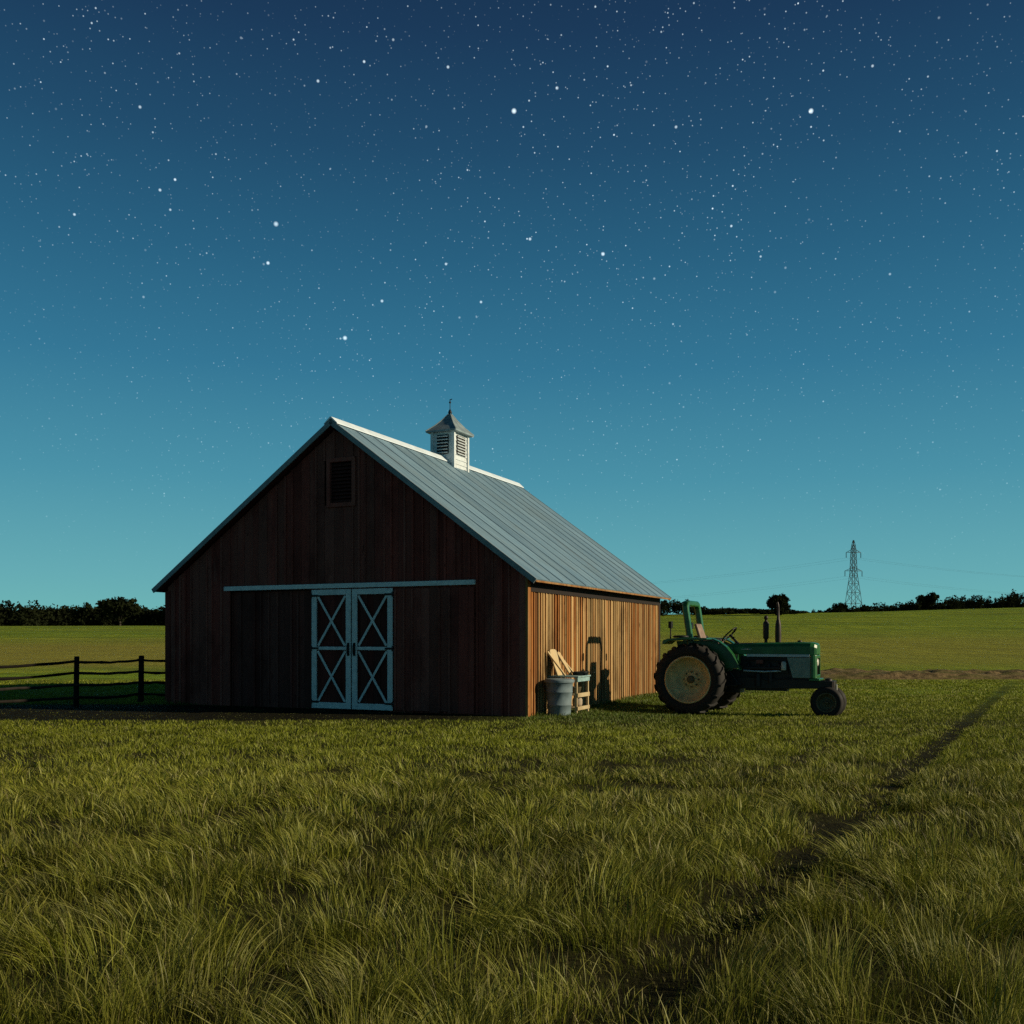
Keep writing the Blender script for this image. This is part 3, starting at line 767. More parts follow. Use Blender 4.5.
# ------------------------------------------------------------------ tractor
trc = empty('tractor', (4.29, 22.03, -.165), R(-27))
tag(trc, 'old green farm tractor with roll bar and cream wheels parked beside the barn', 'tractor')
G = M['green_paint']
def tyre(mb, Ro, Ri, w, seg=48, lug=0, lug_h=.045):
    hw = w / 2
    pr = [(Ri, -hw * .78), (Ri + (Ro - Ri) * .35, -hw), (Ri + (Ro - Ri) * .72, -hw * .97), (Ro - .03, -hw * .8), (Ro - .008, -hw * .45), (Ro, 0), (Ro - .008, hw * .45), (Ro - .03, hw * .8), (Ri + (Ro - Ri) * .72, hw * .97), (Ri + (Ro - Ri) * .35, hw), (Ri, hw * .78)]
    mb.lathe(pr, seg, 'y', closed=True)
    for k in range(lug):
        for s in (-1, 1):
            a0 = 2 * PI * (k + (.5 if s > 0 else 0)) / lug
            pts = []
            for (yy, da, r0) in ((.02 * s, 0.0, Ro - .01), (hw * .55 * s, .085, Ro - .016), (hw * .98 * s, .16, Ro - .055), (hw * 1.02 * s, .175, Ro - .12)):
                pts.append((yy, a0 - da, r0))
            for (p, q) in zip(pts, pts[1:]):
                def P(e, dr, dw):
                    an = e[1] + dw / Ro; rr = e[2] + dr
                    return (rr * math.cos(an), e[0], rr * math.sin(an))
                b = [P(p, -.01, -.03), P(p, -.01, .03), P(q, -.01, .03), P(q, -.01, -.03)]
                t = [P(p, lug_h, -.022), P(p, lug_h, .022), P(q, lug_h, .022), P(q, lug_h, -.022)]
                mb.hexa(b, t)
def wheel(loc, Ro, Ri, w, side, rimmat, lug, dish):
    """side = -1 outer face to local -y"""
    mb = MB(); s = side; hw = w / 2
    pr = [(Ri + .012, s * hw * .80), (Ri + .022, s * hw * .84), (Ri - .012, s * hw * .82), (Ri - .03, s * hw * .55), (Ri - .035, s * hw * .1), (Ri * .80, s * (hw * .1 - dish * .2)), (Ri * .62, s * (hw * .1 - dish)),
          (Ri * .40, s * (hw * .1 - dish * .9)), (Ri * .28, s * (hw * .1 - dish * .55)), (Ri * .26, s * (hw * .1 - dish * .5)), (0, s * (hw * .1 - dish * .5))]
    mb.lathe(pr, 40, 'y')
    pr2 = [(Ri + .012, -s * hw * .80), (Ri - .03, -s * hw * .6), (Ri - .034, s * hw * .1)]
    mb.lathe(pr2, 40, 'y')
    wh = mb.build('wheel', rimmat, trc, loc=loc, fix=False)
    wh.data.materials[0].use_backface_culling = False
    mb = MB(); tyre(mb, Ro - (.035 if lug else .0), Ri, w, 56 if lug else 36, lug)
    mb.build('tyre', M['rubber'], wh)
    mb = MB(); yb = s * (hw * .1 - dish * .5)
    mb.lathe([(Ri * .17, yb - s * .02), (Ri * .17, yb + s * .05), (Ri * .12, yb + s * .075), (0, yb + s * .08)], 20, 'y')
    for k in range(8):
        a = 2 * PI * k / 8; mb.box((Ri * .33 * math.cos(a), s * (hw * .1 - dish * .62), Ri * .33 * math.sin(a)), (.03, .05, .03), (0, -a, 0))
    mb.build('hub', rimmat if Ro < .5 else M['rim_dark'], wh)
RW = .805
for s in (-1, 1): wheel((0, s * .82, RW), RW, .50, .47, s, M['rim_yellow'], 18, .20)
for s in (-1, 1): wheel((2.80, s * .21, .345), .345, .20, .19, s, M['rim_dark'], 0, .05)
# hood
def loft(mb, secs):
    n = len(secs[0]); vs = sum([list(s) for s in secs], []); fs = [tuple(range(n - 1, -1, -1)), tuple(range(len(vs) - n, len(vs)))]
    for i in range(len(secs) - 1):
        for k in range(n): fs.append((i * n + k, i * n + (k + 1) % n, (i + 1) * n + (k + 1) % n, (i + 1) * n + k))
    mb._add(vs, fs)
def hood_sec(x, w, zb, zt):
    c = .09
    return [(x, -w, zb), (x, w, zb), (x, w + .004, zt - c), (x, w - c * .35, zt - c * .3), (x, w - c, zt), (x, -w + c, zt), (x, -w + c * .35, zt - c * .3), (x, -w - .004, zt - c)]
mb = MB(); loft(mb, [hood_sec(.80, .25, 1.36, 1.60), hood_sec(1.3, .27, 1.355, 1.615), hood_sec(2.2, .28, 1.35, 1.63), hood_sec(2.47, .28, 1.35, 1.625), hood_sec(2.55, .25, 1.352, 1.61), hood_sec(2.60, .20, 1.36, 1.585)])
mb.build('hood', G, trc, bevel=.012)
mb = MB(); loft(mb, [hood_sec(.55, .30, .95, 1.50), hood_sec(.70, .29, .98, 1.585), hood_sec(.805, .262, 1.0, 1.598)]); mb.build('dashboard', G, trc, bevel=.01)
for s in (-1, 1):
    mb = MB(); mb.b2(1.12, 2.46, s * .286 - .004, s * .286 + .004, 1.31, 1.365); mb.build('side_stripe', M['stripe'], trc, bevel=.003)
    mb = MB(); mb.prism([(1.98, 1.30), (2.47, 1.30), (2.47, .86), (2.10, .86)], s * .255 - .012, s * .255 + .012); mb.build('side_panel', M['panel_grey'], trc, bevel=.006)
mb = MB()                                                                   # nose frame
for s in (-1, 1): mb.prism([(2.475, s * .28), (2.53, s * .282), (2.57, s * .26), (2.60, s * .215), (2.60, s * .19), (2.475, s * .21)], .86, 1.352, 'z')
mb.b2(2.475, 2.60, -.21, .21, .84, .93); mb.b2(2.475, 2.60, -.21, .21, 1.28, 1.35); mb.b2(2.44, 2.66, -.29, .29, .80, .85)
gr = mb.build('grille', G, trc, bevel=.012)
mb = MB(); mb.b2(2.50, 2.53, -.21, .21, .93, 1.28)
for k in range(9): mb.b2(2.53, 2.56, -.20 + k * .05 - .008, -.20 + k * .05 + .008, .93, 1.28)
mb.build('grille_bar', M['engine'], gr)
for s in (-1, 1):
    mb = MB(); mb.lathe([(.0, -.06), (.05, -.06), (.085, .0), (.085, .03), (.06, .045), (0, .05)], 20)
    o = mb.build('headlight', M['lens'], trc, loc=(2.53, s * .11, 1.19)); o.rotation_euler = (0, R(90), 0)
# engine, frame, transmission
mb = MB()
mb.b2(.95, 2.05, -.17, .17, .72, 1.32); mb.b2(1.0, 2.0, -.20, .20, .95, 1.10); mb.b2(1.05, 1.95, -.13, .13, .56, .72)
for k in range(4): mb.tube([(1.15 + k * .22, -.16, 1.16), (1.15 + k * .22, -.25, 1.14), (1.15 + k * .22, -.26, 1.06)], .035, 8)
mb.tube([(1.05, -.26, 1.06), (1.95, -.26, 1.06)], .045, 10)
mb.lathe([(.07, -.14), (.07, .14), (.0, .14)], 14, 'z', (1.35, -.24, .80)); mb.lathe([(.055, -.1), (.055, .12), (0, .12)], 14, 'z', (1.62, -.23, .84))
mb.tube([(1.2, .2, .95), (1.2, .27, 1.0), (1.9, .27, 1.05)], .05, 8)
mb.b2(2.05, 2.46, -.20, .20, .78, 1.28)
mb.tube([(1.0, -.21, 1.22), (1.5, -.24, 1.25), (1.98, -.22, 1.2)], .018, 6); mb.tube([(1.1, -.22, .9), (1.6, -.25, .78), (2.0, -.22, .85)], .014, 6)
mb.build('engine', M['engine'], trc, bevel=.012)
mb = MB(); mb.lathe([(0, 1.02), (.05, 1.02), (.055, 1.04), (.055, 1.18), (.03, 1.21), (0, 1.21)], 16, 'z', (1.92, -.31, 0)); mb.build('fuel_filter', M['lens'], trc)
mb = MB(); mb.tube([(1.05, -.29, 1.0), (1.5, -.30, .985), (1.78, -.29, 1.0), (1.84, -.22, 1.0)], .02, 8); mb.build('fuel_pipe', M['stripe'], trc)
mb = MB(); mb.box((1.40, -.27, 1.2), (.16, .10, .09)); mb.build('ignition_housing', plain('rust_red_primer', (.16, .05, .035), .6), trc, bevel=.01)
mb = MB()
for s in (-1, 1): mb.prism([(.9, .60), (2.92, .64), (2.92, .80), (.9, .86)], s * .21 - .025, s * .21 + .025)
mb.b2(2.80, 2.94, -.19, .19, .62, .80)
mb.build('chassis_rail', M['engine'], trc, bevel=.008)
mb = MB(); mb.prism([(-.32, .52), (.95, .50), (.95, 1.0), (.3, 1.12), (-.32, 1.05)], -.22, .22); mb.b2(-.42, -.32, -.16, .16, .6, .95)
mb.tube([(0, -.72, RW), (0, -.5, RW), (0, -.22, RW)], [.085, .10, .16], 14); mb.tube([(0, .72, RW), (0, .5, RW), (0, .22, RW)], [.085, .10, .16], 14)
mb.bar((-.3, 0, .45), (-.85, 0, .40), .09, .05)
for s in (-1, 1): mb.bar((-.3, s * .2, .55), (-.85, s * .36, .45), .05, .05)
mb.build('transmission', M['engine'], trc, bevel=.01)
mb = MB(); mb.box((2.80, 0, .50), (.15, .13, .34)); mb.lathe([(.08, .62), (.08, .84), (.0, .86)], 14, 'z', (2.80, 0, 0)); mb.tube([(2.80, -.13, .345), (2.80, .13, .345)], .04, 12)
mb.build('front_pedestal', M['engine'], trc, bevel=.012)
mb = MB(); mb.box((2.97, -.02, .64), (.03, .05, .16)); mb.build('bumper_tab', M['lens'], trc, bevel=.006)
# stacks
mb = MB(); mb.tube([(1.475, 0, 1.56), (1.475, 0, 1.70)], .035, 12); mb.lathe([(.035, 1.68), (.062, 1.72), (.066, 2.02), (.055, 2.07), (.03, 2.09), (.03, 2.13), (.045, 2.14), (.045, 2.19), (.02, 2.21), (0, 2.21)], 18, 'z', (1.475, 0, 0)); mb.build('air_intake', M['engine'], trc)
mb = MB(); mb.lathe([(.06, 1.57), (.068, 1.75), (.064, 2.0), (.045, 2.10), (.030, 2.13), (.028, 2.40)], 18, 'z', (1.74, .0, 0)); mb.tube([(1.74, 0, 2.38), (1.735, 0, 2.44), (1.72, 0, 2.50)], [.028, .027, .026], 12, caps=False); mb.build('exhaust_pipe', M['engine'], trc)
mb = MB(); mb.lathe([(0.03, 1.6), (.05, 1.62), (.05, 1.66), (0, 1.67)], 16, 'z', (2.2, 0, 0)); mb.build('radiator_cap', M['engine'], trc)
for s in (-1, 1):
    mb = MB(); mb.tube([(1.0, s * .30, 1.47), (1.02, s * .315, 1.47), (1.20, s * .315, 1.47), (1.22, s * .30, 1.47)], .008, 6); mb.build('hood_latch', M['stripe'], trc)
mb = MB(); mb.tube([(.95, -.36, .72), (.80, -.42, .95), (.72, -.40, 1.12)], .014, 6); mb.box((.97, -.37, .71), (.12, .09, .02)); mb.build('brake_pedal', M['steel'], trc)
mb = MB(); mb.tube([(.75, -.30, 1.5), (.78, -.36, 1.3), (.9, -.33, 1.1), (1.1, -.29, 1.1)], .012, 6); mb.build('hydraulic_hose', M['rubber'], trc)
mb = MB(); mb.b2(1.9, 2.15, .285, .289, 1.42, 1.5); mb.b2(1.9, 2.15, -.289, -.285, 1.42, 1.5)
del mb
# steering wheel
mb = MB(); c = Vector((.66, 0, 1.80)); ax = Vector((-.70, 0, .72)).normalized(); e1 = Vector((0, 1, 0)); e2 = ax.cross(e1)
ring = [c + (e1 * math.cos(2 * PI * k / 28) + e2 * math.sin(2 * PI * k / 28)) * .21 for k in range(29)]
mb.tube(ring, .017, 8, caps=False)
for k in range(3):
    a = 2 * PI * k / 3 + .5; mb.tube([c - ax * .04, c + (e1 * math.cos(a) + e2 * math.sin(a)) * .205], .010, 6)
mb.lathe([(0, 0), (.04, 0), (.04, .03), (0, .04)], 12, 'z', tuple(c - ax * .05))
stw = mb.build('steering_wheel', M['black_iron'], trc)
mb = MB(); mb.tube([c - ax * .04, c - ax * .45], .026, 10); mb.build('steering_column', M['black_iron'], stw)
mb = MB(); mb.tube([(.84, -.16, 1.58), (.82, -.17, 1.68), (.80, -.17, 1.72)], .010, 6); mb.lathe([(0, 0), (.022, .01), (.022, .03), (0, .04)], 10, 'z', (.80, -.17, 1.71)); mb.build('throttle_lever', M['black_iron'], trc)
# fenders
for s in (-1, 1):
    mb = MB(); y0, y1 = sorted((s * .44, s * 1.04))
    mb.prism([(-.55, 1.67), (-.45, 1.70), (-.1, 1.73), (.42, 1.715), (.44, 1.69), (.36, 1.672), (-.1, 1.685), (-.43, 1.655), (-.53, 1.58), (-.57, 1.58)], y0, y1)
    y0, y1 = sorted((s * .40, s * .60))
    mb.prism([(.421, 1.713), (.58, 1.65), (.74, 1.53), (.88, 1.36), (1.0, 1.16), (1.06, 1.02), (1.03, 1.01), (.97, 1.15), (.85, 1.34), (.71, 1.51), (.56, 1.625), (.45, 1.672)], y0, y1)
    mb.prism([(-.42, 1.65), (.40, 1.665), (.66, 1.54), (.80, 1.40), (.9, 1.23), (1.0, 1.06), (.3, 1.0), (-.3, 1.0)], s * .46 - .012, s * .46 + .012)
    fd = mb.build('fender', G, trc, bevel=.006)
    mb = MB(); mb.tube([(-.45, s * .8, 1.69), (-.45, s * .8, 1.94)], .016, 8); mb.box((-.45, s * .8, 2.01), (.07, .12, .15)); mb.build('work_lamp', M['black_iron'], fd, bevel=.01)
    mb = MB(); mb.lathe([(.0, 0), (.16, .0), (.18, .03), (.15, .05), (0, .055)], 20, 'z', (-.22, s * .78, 1.724)); mb.build('fender_cushion', M['black_iron'], fd)
    mb = MB(); mb.box((-.575, s * .93, 1.62), (.03, .11, .05)); mb.build('tail_lamp', M['lens'], fd, bevel=.008)
# seat
mb = MB(); loft(mb, [[(-.22, -.23, 1.33), (.20, -.24, 1.35), (.20, .24, 1.35), (-.22, .23, 1.33)][::1], [(-.24, -.25, 1.40), (.23, -.26, 1.43), (.23, .26, 1.43), (-.24, .25, 1.40)], [(-.20, -.22, 1.43), (.19, -.22, 1.455), (.19, .22, 1.455), (-.20, .22, 1.43)]])
seat = mb.build('seat', M['vinyl'], trc, loc=(.26, 0, .24), bevel=.02)
mb = MB(); mb.hexa([(-.24, -.23, 1.42), (-.16, -.23, 1.42), (-.16, .23, 1.42), (-.24, .23, 1.42)], [(-.36, -.20, 1.80), (-.29, -.20, 1.80), (-.29, .20, 1.80), (-.36, .20, 1.80)]); mb.build('backrest', M['vinyl'], seat, bevel=.025)
mb = MB(); mb.prism([(-.14, .82), (.10, .84), (.10, 1.34), (-.10, 1.33)], -.12, .12); mb.build('seat_post', M['engine'], seat)
# roll bar: two broad posts joined on top
def rop(mb, pts, w, d):
    secs = []
    for i, p in enumerate(pts):
        a = Vector(pts[max(i - 1, 0)]); b = Vector(pts[min(i + 1, len(pts) - 1)]); t = (b - a).normalized()
        xx = Vector((1, 0, 0)); nn = t.cross(xx).normalized(); p = Vector(p)
        secs.append([p + xx * w / 2 + nn * d / 2, p + xx * w / 2 - nn * d / 2, p - xx * w / 2 - nn * d / 2, p - xx * w / 2 + nn * d / 2])
    loft(mb, secs)
mb = MB(); xr = -.12
rp = [(.10, -.48, 1.05), (.02, -.48, 1.7), (-.07, -.48, 2.30), (-.085, -.465, 2.41), (-.09, -.42, 2.475), (-.09, -.34, 2.50)]
rop(mb, [(x + xr, y, z) for x, y, z in rp] + [(x + xr, -y, z) for x, y, z in rp[::-1]], .14, .13)
mb.build('roll_bar', G, trc, bevel=.035, seg=3)
for s in (-1, 1):
    mb = MB(); mb.b2(.55, .95, s * .42 - .14, s * .42 + .14, .66, .70); mb.bar((.6, s * .3, .66), (.6, s * .2, .60), .05, .05); mb.build('footplate', M['engine'], trc, bevel=.006)

# ------------------------------------------------------------------ fence
fence = empty('rail_fence', (-9.94, 22.07, 0))
tag(fence, 'dark rustic rail fence with four sagging rails left of the barn', 'fence')
FP = [(-15.4, 16.9), (-12.35, 19.75), (-9.94, 22.07), (-8.85, 23.08), (-7.80, 23.9)]
fr = random.Random(4)
for (x, y) in FP:
    z = Tz(x, y); r0 = fr.uniform(.058, .068)
    mb = MB(); mb.col = (fr.random(), fr.random(), fr.random(), 1)
    lx, ly = fr.uniform(-.02, .02), fr.uniform(-.02, .02)
    mb.tube([(x, y, z - .15), (x + lx * .5, y + ly * .5, z + .55), (x + lx, y + ly, z + 1.12), (x + lx, y + ly, z + 1.135)], [r0 * 1.06, r0, r0 * .95, r0 * .8], 9, smooth=False)
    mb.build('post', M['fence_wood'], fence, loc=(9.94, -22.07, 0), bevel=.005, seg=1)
for a, b in zip(FP, FP[1:]):
    for hz in (1.02, .755, .49, .215):
        mb = MB(); mb.col = (fr.random(), fr.random(), fr.random(), 1); pts = []
        sag = fr.uniform(.02, .06) * math.hypot(a[0] - b[0], a[1] - b[1]) / 2; off = fr.uniform(-.02, .02)
        for k in range(9):
            q = k / 8; x = a[0] + (b[0] - a[0]) * q; y = a[1] + (b[1] - a[1]) * q
            pts.append((x + .05, y - .05, hz + Tz(x, y) + off * (2 * q - 1) - sag * 4 * q * (1 - q) + fr.uniform(-.008, .008)))
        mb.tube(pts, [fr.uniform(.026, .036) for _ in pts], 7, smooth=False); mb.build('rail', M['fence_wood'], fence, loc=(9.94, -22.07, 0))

# ------------------------------------------------------------------ trees and far woods
def crown_mesh(rs, lobes, n, leaf):
    """leaf-sized quads gathered in clumps spread through several lobes: (cx,cy,cz,rx,ry,rz)"""
    vol = np.array([l[3] * l[4] * l[5] for l in lobes]) ** .75; pk = rs.choice(len(lobes), n, p=vol / vol.sum())
    Lb = np.array(lobes)[pk]
    nc = 40; cd = rs.normal(size=(len(lobes), nc, 3)); cd /= np.linalg.norm(cd, axis=2, keepdims=True); cd *= rs.uniform(.5, 1.0, (len(lobes), nc, 1))
    ck = rs.integers(0, nc, n)
    p = cd[pk, ck] + rs.normal(0, .13, (n, 3))
    P = Lb[:, :3] + p * Lb[:, 3:]
    a = rs.normal(size=(n, 3)); a /= np.linalg.norm(a, axis=1, keepdims=True)
    b = np.cross(a, rs.normal(size=(n, 3))); b /= np.linalg.norm(b, axis=1, keepdims=True)
    s = leaf * rs.uniform(.6, 1.4, (n, 1))
    q = np.stack([P - a * s - b * s * .6, P + a * s - b * s * .6, P + a * s + b * s * .6, P - a * s + b * s * .6], 1)
    cl = np.repeat((rs.random((len(lobes), nc))[pk, ck] * .7 + .3 * rs.random(n))[:, None], 4, 1).reshape(-1, 1)
    return q.reshape(-1, 3), np.arange(4 * n).reshape(-1, 4), np.repeat(cl, 3, 1)
def tree(x, y, h, w, label, seed, trunk=.3, n=2600, leaf=.22, lobes=12, main=.30):
    rs = np.random.default_rng(seed); e = empty('field_tree', (x, y, Tz(x, y) - .1))
    tag(e, label, 'tree', 'trees on the skyline')
    th = h * trunk; lb = [(0, 0, th + (h - th) * .5, w * main, w * main, (h - th) * .48)]
    for k in range(lobes):
        a = 2 * PI * k / lobes + rs.uniform(-.4, .4); r = w * rs.uniform(.2, .32); zz = th + (h - th) * rs.uniform(.25, .78)
        lb.append((r * math.cos(a), r * math.sin(a), zz, w * rs.uniform(.16, .25), w * rs.uniform(.16, .25), (h - th) * rs.uniform(.16, .25)))
    v, f, c = crown_mesh(rs, lb, n, leaf); o = link('crown', npmesh('crown', v, f, M['leaf'], c)); o.parent = e
    mb = MB(); r0 = h * .03
    mb.tube([(0, 0, -.3), (0, 0, th), (rs.uniform(-.1, .1), 0, h * .75)], [r0 * 1.3, r0, r0 * .3], 8)
    for l in lb[1:]: mb.tube([(0, 0, th * .9), (l[0] * .5, l[1] * .5, (th + l[2]) / 2), (l[0], l[1], l[2])], [r0 * .5, r0 * .35, r0 * .15], 6)
    mb.build('trunk', M['bark'], e)
def AT(px, y): return (px - 512) / F_PX * y
tree(AT(778, 168), 168, 3.9, 4.0, 'round dark tree alone in the field behind the tractor stacks', 1, trunk=.06, n=9000, leaf=.13, main=.40)
tree(AT(120, 260), 260, 9.4, 12, 'tall spreading tree rising above the left dark woods', 2, n=5200, leaf=.30)
tree(AT(928, 235), 235, 5.9, 5.6, 'rounded tree standing taller than the hedge right of the pylon', 3, trunk=.2, n=3000, leaf=.18)
tree(AT(840, 235), 235, 3.7, 3.9, 'low bushy tree just left of the pylon foot', 4, trunk=.12, n=2600, leaf=.15)
tree(AT(1013, 240), 240, 6.4, 4.6, 'loose crowned tree near the right end of the skyline hedge', 5, trunk=.2, n=2200, leaf=.18)

def woods(name, spots, leaf, per, seed):
    rs = np.random.default_rng(seed); VV, FF, CC = [], [], []; off = 0
    for (x, y, h, w) in spots:
        z0 = Tz(x, y)
        lb = [(x + rs.normal(0, w * .12), y + rs.normal(0, w * .12), z0 + h * .42, w * .5, w * .5, h * .45)] + \
             [(x + rs.normal(0, w * .28), y + rs.normal(0, w * .28), z0 + h * rs.uniform(.35, .82), w * .26, w * .26, h * .2) for _ in range(4)]
        v, f, c = crown_mesh(rs, lb, per, leaf); VV.append(v); FF.append(f + off); CC.append(c); off += len(v)
    o = link(name, npmesh(name, np.concatenate(VV), np.concatenate(FF), M['leaf'], np.concatenate(CC)))
    tag(o, kind='stuff')
rs = np.random.default_rng(77)
sp = [(AT(px, y), y, rs.uniform(8.0, 9.6) * (1.08 if px < 30 else 1), rs.uniform(6, 9)) for px, y in zip(np.linspace(-260, 300, 150), rs.uniform(285, 335, 150))]
woods('dark_woods', sp, .34, 900, 5)
sp = []
for px in np.linspace(796, 1140, 120):
    y = rs.uniform(228, 262); h = np.interp(px, [796, 850, 880, 925, 960, 1020, 1140], [1.9, 2.6, 3.6, 3.9, 4.6, 5.0, 5.4]) * rs.uniform(.9, 1.15)
    sp.append((AT(px, y), y, h, rs.uniform(2.2, 3.6)))
woods('skyline_hedge', sp, .17, 420, 6)
sp = []
for px in np.linspace(560, 800, 90):
    y = rs.uniform(172, 184); h = np.interp(px, [560, 690, 705, 765, 800], [2.9, 2.6, 1.1, .8, .5]) * rs.uniform(.8, 1.2)
    sp.append((AT(px, y), y, h, rs.uniform(1.6, 2.6)))
woods('field_hedgerow', sp, .12, 320, 8)

# ------------------------------------------------------------------ pylon and wires
PY = 420.; PXx = AT(853.5, PY); pz = Tz(PXx, PY)
pyl = empty('power_pylon', (PXx, PY, pz), R(12))
tag(pyl, 'tall lattice electricity pylon on the skyline above the right hedge', 'pylon')
H = 44.0 - pz
def hwid(z): return np.interp(z / H, [0, .45, .62, .92, 1], [3.6, 1.9, 1.15, .75, .15])
mb = MB(); TH = .17
lv = [0, .16, .30, .42, .52, .61, .69, .76, .83, .89, .95, 1.0]
for a, b in zip(lv, lv[1:]):
    za, zb = a * H, b * H; wa, wb = hwid(za), hwid(zb)
    A = [(-wa, -wa, za), (wa, -wa, za), (wa, wa, za), (-wa, wa, za)]; B = [(-wb, -wb, zb), (wb, -wb, zb), (wb, wb, zb), (-wb, wb, zb)]
    for k in range(4):
        mb.bar(A[k], B[k], TH, TH); mb.bar(A[k], B[(k + 1) % 4], TH * .6, TH * .6); mb.bar(A[(k + 1) % 4], B[k], TH * .6, TH * .6); mb.bar(B[k], B[(k + 1) % 4], TH * .6, TH * .6)
mb.build('tower', M['steel'], pyl)
ends = []
for zz, hw in ((.865 * H, 3.5), (.66 * H, 4.1)):
    mb = MB()
    for s in (-1, 1):
        for k in (-1, 1): mb.bar((0, k * .8, zz), (s * hw, 0, zz), TH * .8, TH * .8); mb.bar((0, k * .5, zz + 1.7), (s * hw, 0, zz), TH * .6, TH * .6)
        for q in (.35, .65): mb.bar((s * hw * q, 0, zz), (s * hw * q, 0, zz + 1.7 * (1 - q)), TH * .5, TH * .5)
    arm = mb.build('crossarm', M['steel'], pyl)
    for s in (-1, 1):
        mb = MB(); L_ = 2.4; mb.lathe([(.05, 0)] + [(r_, -L_ * (k + .5) / 10) for k in range(10) for r_ in (.2, .08)] + [(.05, -L_)], 8, 'z', (s * hw, 0, zz)); mb.build('insulator', M['black_iron'], arm)
        ends.append((s * hw, 0, zz - L_))
names = ['upper left power line strung from the pylon above the skyline', 'upper right power line strung from the pylon above the skyline', 'lower left power line strung from the pylon above the skyline', 'lower right power line strung from the pylon above the skyline']
dirw = Vector((-math.sin(R(12)), math.cos(R(12)), 0))
for (e, nm) in zip(ends, names):
    p = Matrix.Rotation(R(12), 3, 'Z') @ Vector(e) + Vector((PXx, PY, pz))
    mb = MB()
    for sgn in (-1, 1):
        dv = Vector((.985, .17, 0)) if sgn > 0 else Vector((-.8, .6, 0)); pts = []
        ln_ = 330 if sgn < 0 else 300
        for k in range(25):
            q = k / 24; pts.append(p + dv * (ln_ * q) + Vector((0, 0, -9 * 4 * q * (1 - q))))
        mb.tube(pts, .016, 5, caps=False)
    o = mb.build('power_line', M['steel']); tag(o, nm, 'power line', 'power lines on the pylon')

# ------------------------------------------------------------------ sky
wd = bpy.data.worlds.new('World'); scn.world = wd; wd.use_nodes = True
t = NT.__new__(NT); t.t = wd.node_tree; t.t.nodes.clear(); t.m = wd
out = t.n('ShaderNodeOutputWorld'); bg = t.n('ShaderNodeBackground'); bg.inputs['Strength'].default_value = .1
t.l(bg.outputs[0], out.inputs[0])
gen = t.n('ShaderNodeTexCoord').outputs['Generated']
nrm = t.n('ShaderNodeVectorMath'); nrm.operation = 'NORMALIZE'; t.l(gen, nrm.inputs[0]); dirn = nrm.outputs[0]
sep = t.n('ShaderNodeSeparateXYZ'); t.l(dirn, sep.inputs[0])
sky = t.n('ShaderNodeTexSky'); sky.sky_type = 'NISHITA'; sky.sun_disc = False; sky.sun_elevation = ELEV; sky.sun_rotation = math.atan2(SUN.x, SUN.y)
sky.air_density = 1.0; sky.dust_density = .3; sky.ozone_density = 4.0
ramp = t.n('ShaderNodeValToRGB'); t.l(sep.outputs[2], ramp.inputs[0])
def lin(c): return tuple(((q / 255) / 12.92 if q / 255 < .04045 else ((q / 255 + .055) / 1.055) ** 2.4) for q in c)
stops = [(0.0, (120, 194, 190)), (.06, (106, 178, 186)), (.158, (78, 152, 173)), (.265, (54, 123, 154)), (.363, (42, 100, 132)), (.447, (34, 78, 110)), (.53, (28, 58, 90)), (.61, (22, 42, 70)), (1.0, (10, 22, 44))]
el = ramp.color_ramp.elements
while len(el) > 1: el.remove(el[-1])
el[0].position = stops[0][0]; el[0].color = (*lin(stops[0][1]), 1)
for p_, c_ in stops[1:]:
    e_ = el.new(p_); e_.color = (*lin(c_), 1)
ten = t.n('ShaderNodeVectorMath'); ten.operation = 'SCALE'; t.l(ramp.outputs[0], ten.inputs[0])
# the half of the sky behind the photographer is dimmed, for deeper shade
t.l(t.rng(sep.outputs[1], .25, -.5, 9.7, 7.0), ten.inputs['Scale'])
skyc = t.mix(1.0, sky.outputs[0], (.20, .42, .48), 'MULTIPLY')
base = t.mix(.12, ten.outputs[0], skyc)
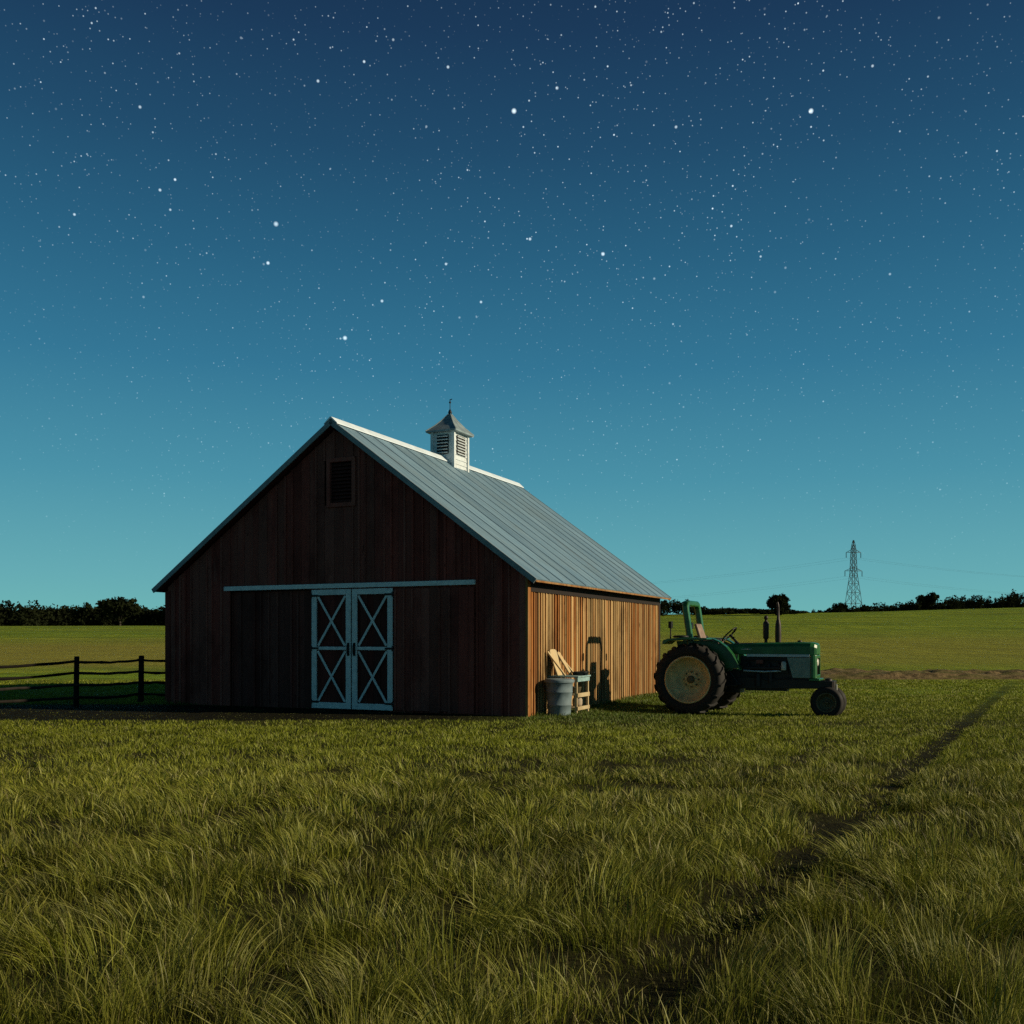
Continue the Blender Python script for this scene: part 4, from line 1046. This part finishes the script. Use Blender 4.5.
# stars
def star_layer(scale, rad, power, inten, seed):
    mp = t.n('ShaderNodeMapping'); mp.inputs['Rotation'].default_value = (seed, seed * .7, seed * 1.3); t.l(dirn, mp.inputs[0])
    vo = t.n('ShaderNodeTexVoronoi'); vo.inputs['Scale'].default_value = scale; t.l(mp.outputs[0], vo.inputs['Vector'])
    d = t.math('DIVIDE', vo.outputs['Distance'], scale)
    s = t.rng(d, 0, rad, 1, 0); s = t.math('POWER', s, .8)
    sc_ = t.n('ShaderNodeSeparateColor'); t.l(vo.outputs['Color'], sc_.inputs[0])
    b = t.math('POWER', sc_.outputs[0], power)
    return t.math('MULTIPLY', t.math('MULTIPLY', s, b), inten)
tot = star_layer(150, .00075, 1.5, 8.5, .3)
tot = t.math('ADD', tot, star_layer(95, .00095, 2.0, 11, 1.1))
tot = t.math('ADD', tot, star_layer(210, .00065, 1.5, 6., 4.1))
tot = t.math('ADD', tot, star_layer(45, .00135, 2.5, 12, 2.3))
clus = t.n('ShaderNodeTexNoise'); clus.inputs['Scale'].default_value = 5.; clus.inputs['Detail'].default_value = 3; t.l(dirn, clus.inputs['Vector'])
tot = t.math('MULTIPLY', tot, t.rng(clus.outputs['Fac'], .35, .62, .35, 1.3))
def pxdir(px, py): return Vector(((px - 512) / F_PX, 1, (HOR - py) / F_PX)).normalized()
for (px, py, rad, inten) in ((514, 111, .0030, 11), (811, 111, .0028, 11), (276, 224, .0030, 7), (345, 338, .0028, 10), (603, 254, .0024, 9), (268, 263, .0022, 9), (448, 67, .0018, 7), (530, 239, .0020, 7), (382, 301, .0020, 7), (446, 264, .0018, 7), (481, 302, .0018, 7), (557, 88, .0020, 6), (318, 81, .0018, 7), (160, 190, .0018, 7), (676, 127, .0018, 6), (140, 107, .0018, 6)):
    dn = t.n('ShaderNodeVectorMath'); dn.operation = 'DISTANCE'; t.l(dirn, dn.inputs[0]); dn.inputs[1].default_value = pxdir(px, py)
    tot = t.math('ADD', tot, t.math('MULTIPLY', t.rng(dn.outputs['Value'], rad * .25, rad * .85, 1, 0), inten))
fade = t.math('MULTIPLY', tot, t.rng(sep.outputs[2], .05, .32, .0, 1))
stc = t.n('ShaderNodeVectorMath'); stc.operation = 'SCALE'; stc.inputs[0].default_value = (.80, .95, 1.0); t.l(fade, stc.inputs['Scale'])
fin = t.mix(1.0, base, stc.outputs[0], 'ADD'); t.l(fin, bg.inputs[0])

# ------------------------------------------------------------------ view
scn.view_settings.view_transform = 'Standard'; scn.view_settings.look = 'None'; scn.view_settings.exposure = 0; scn.view_settings.gamma = 1
scn.cycles.max_bounces = 6; scn.cycles.diffuse_bounces = 3; scn.cycles.transparent_max_bounces = 4
scn.cycles.use_denoising = False; scn.cycles.sample_clamp_indirect = 2.0
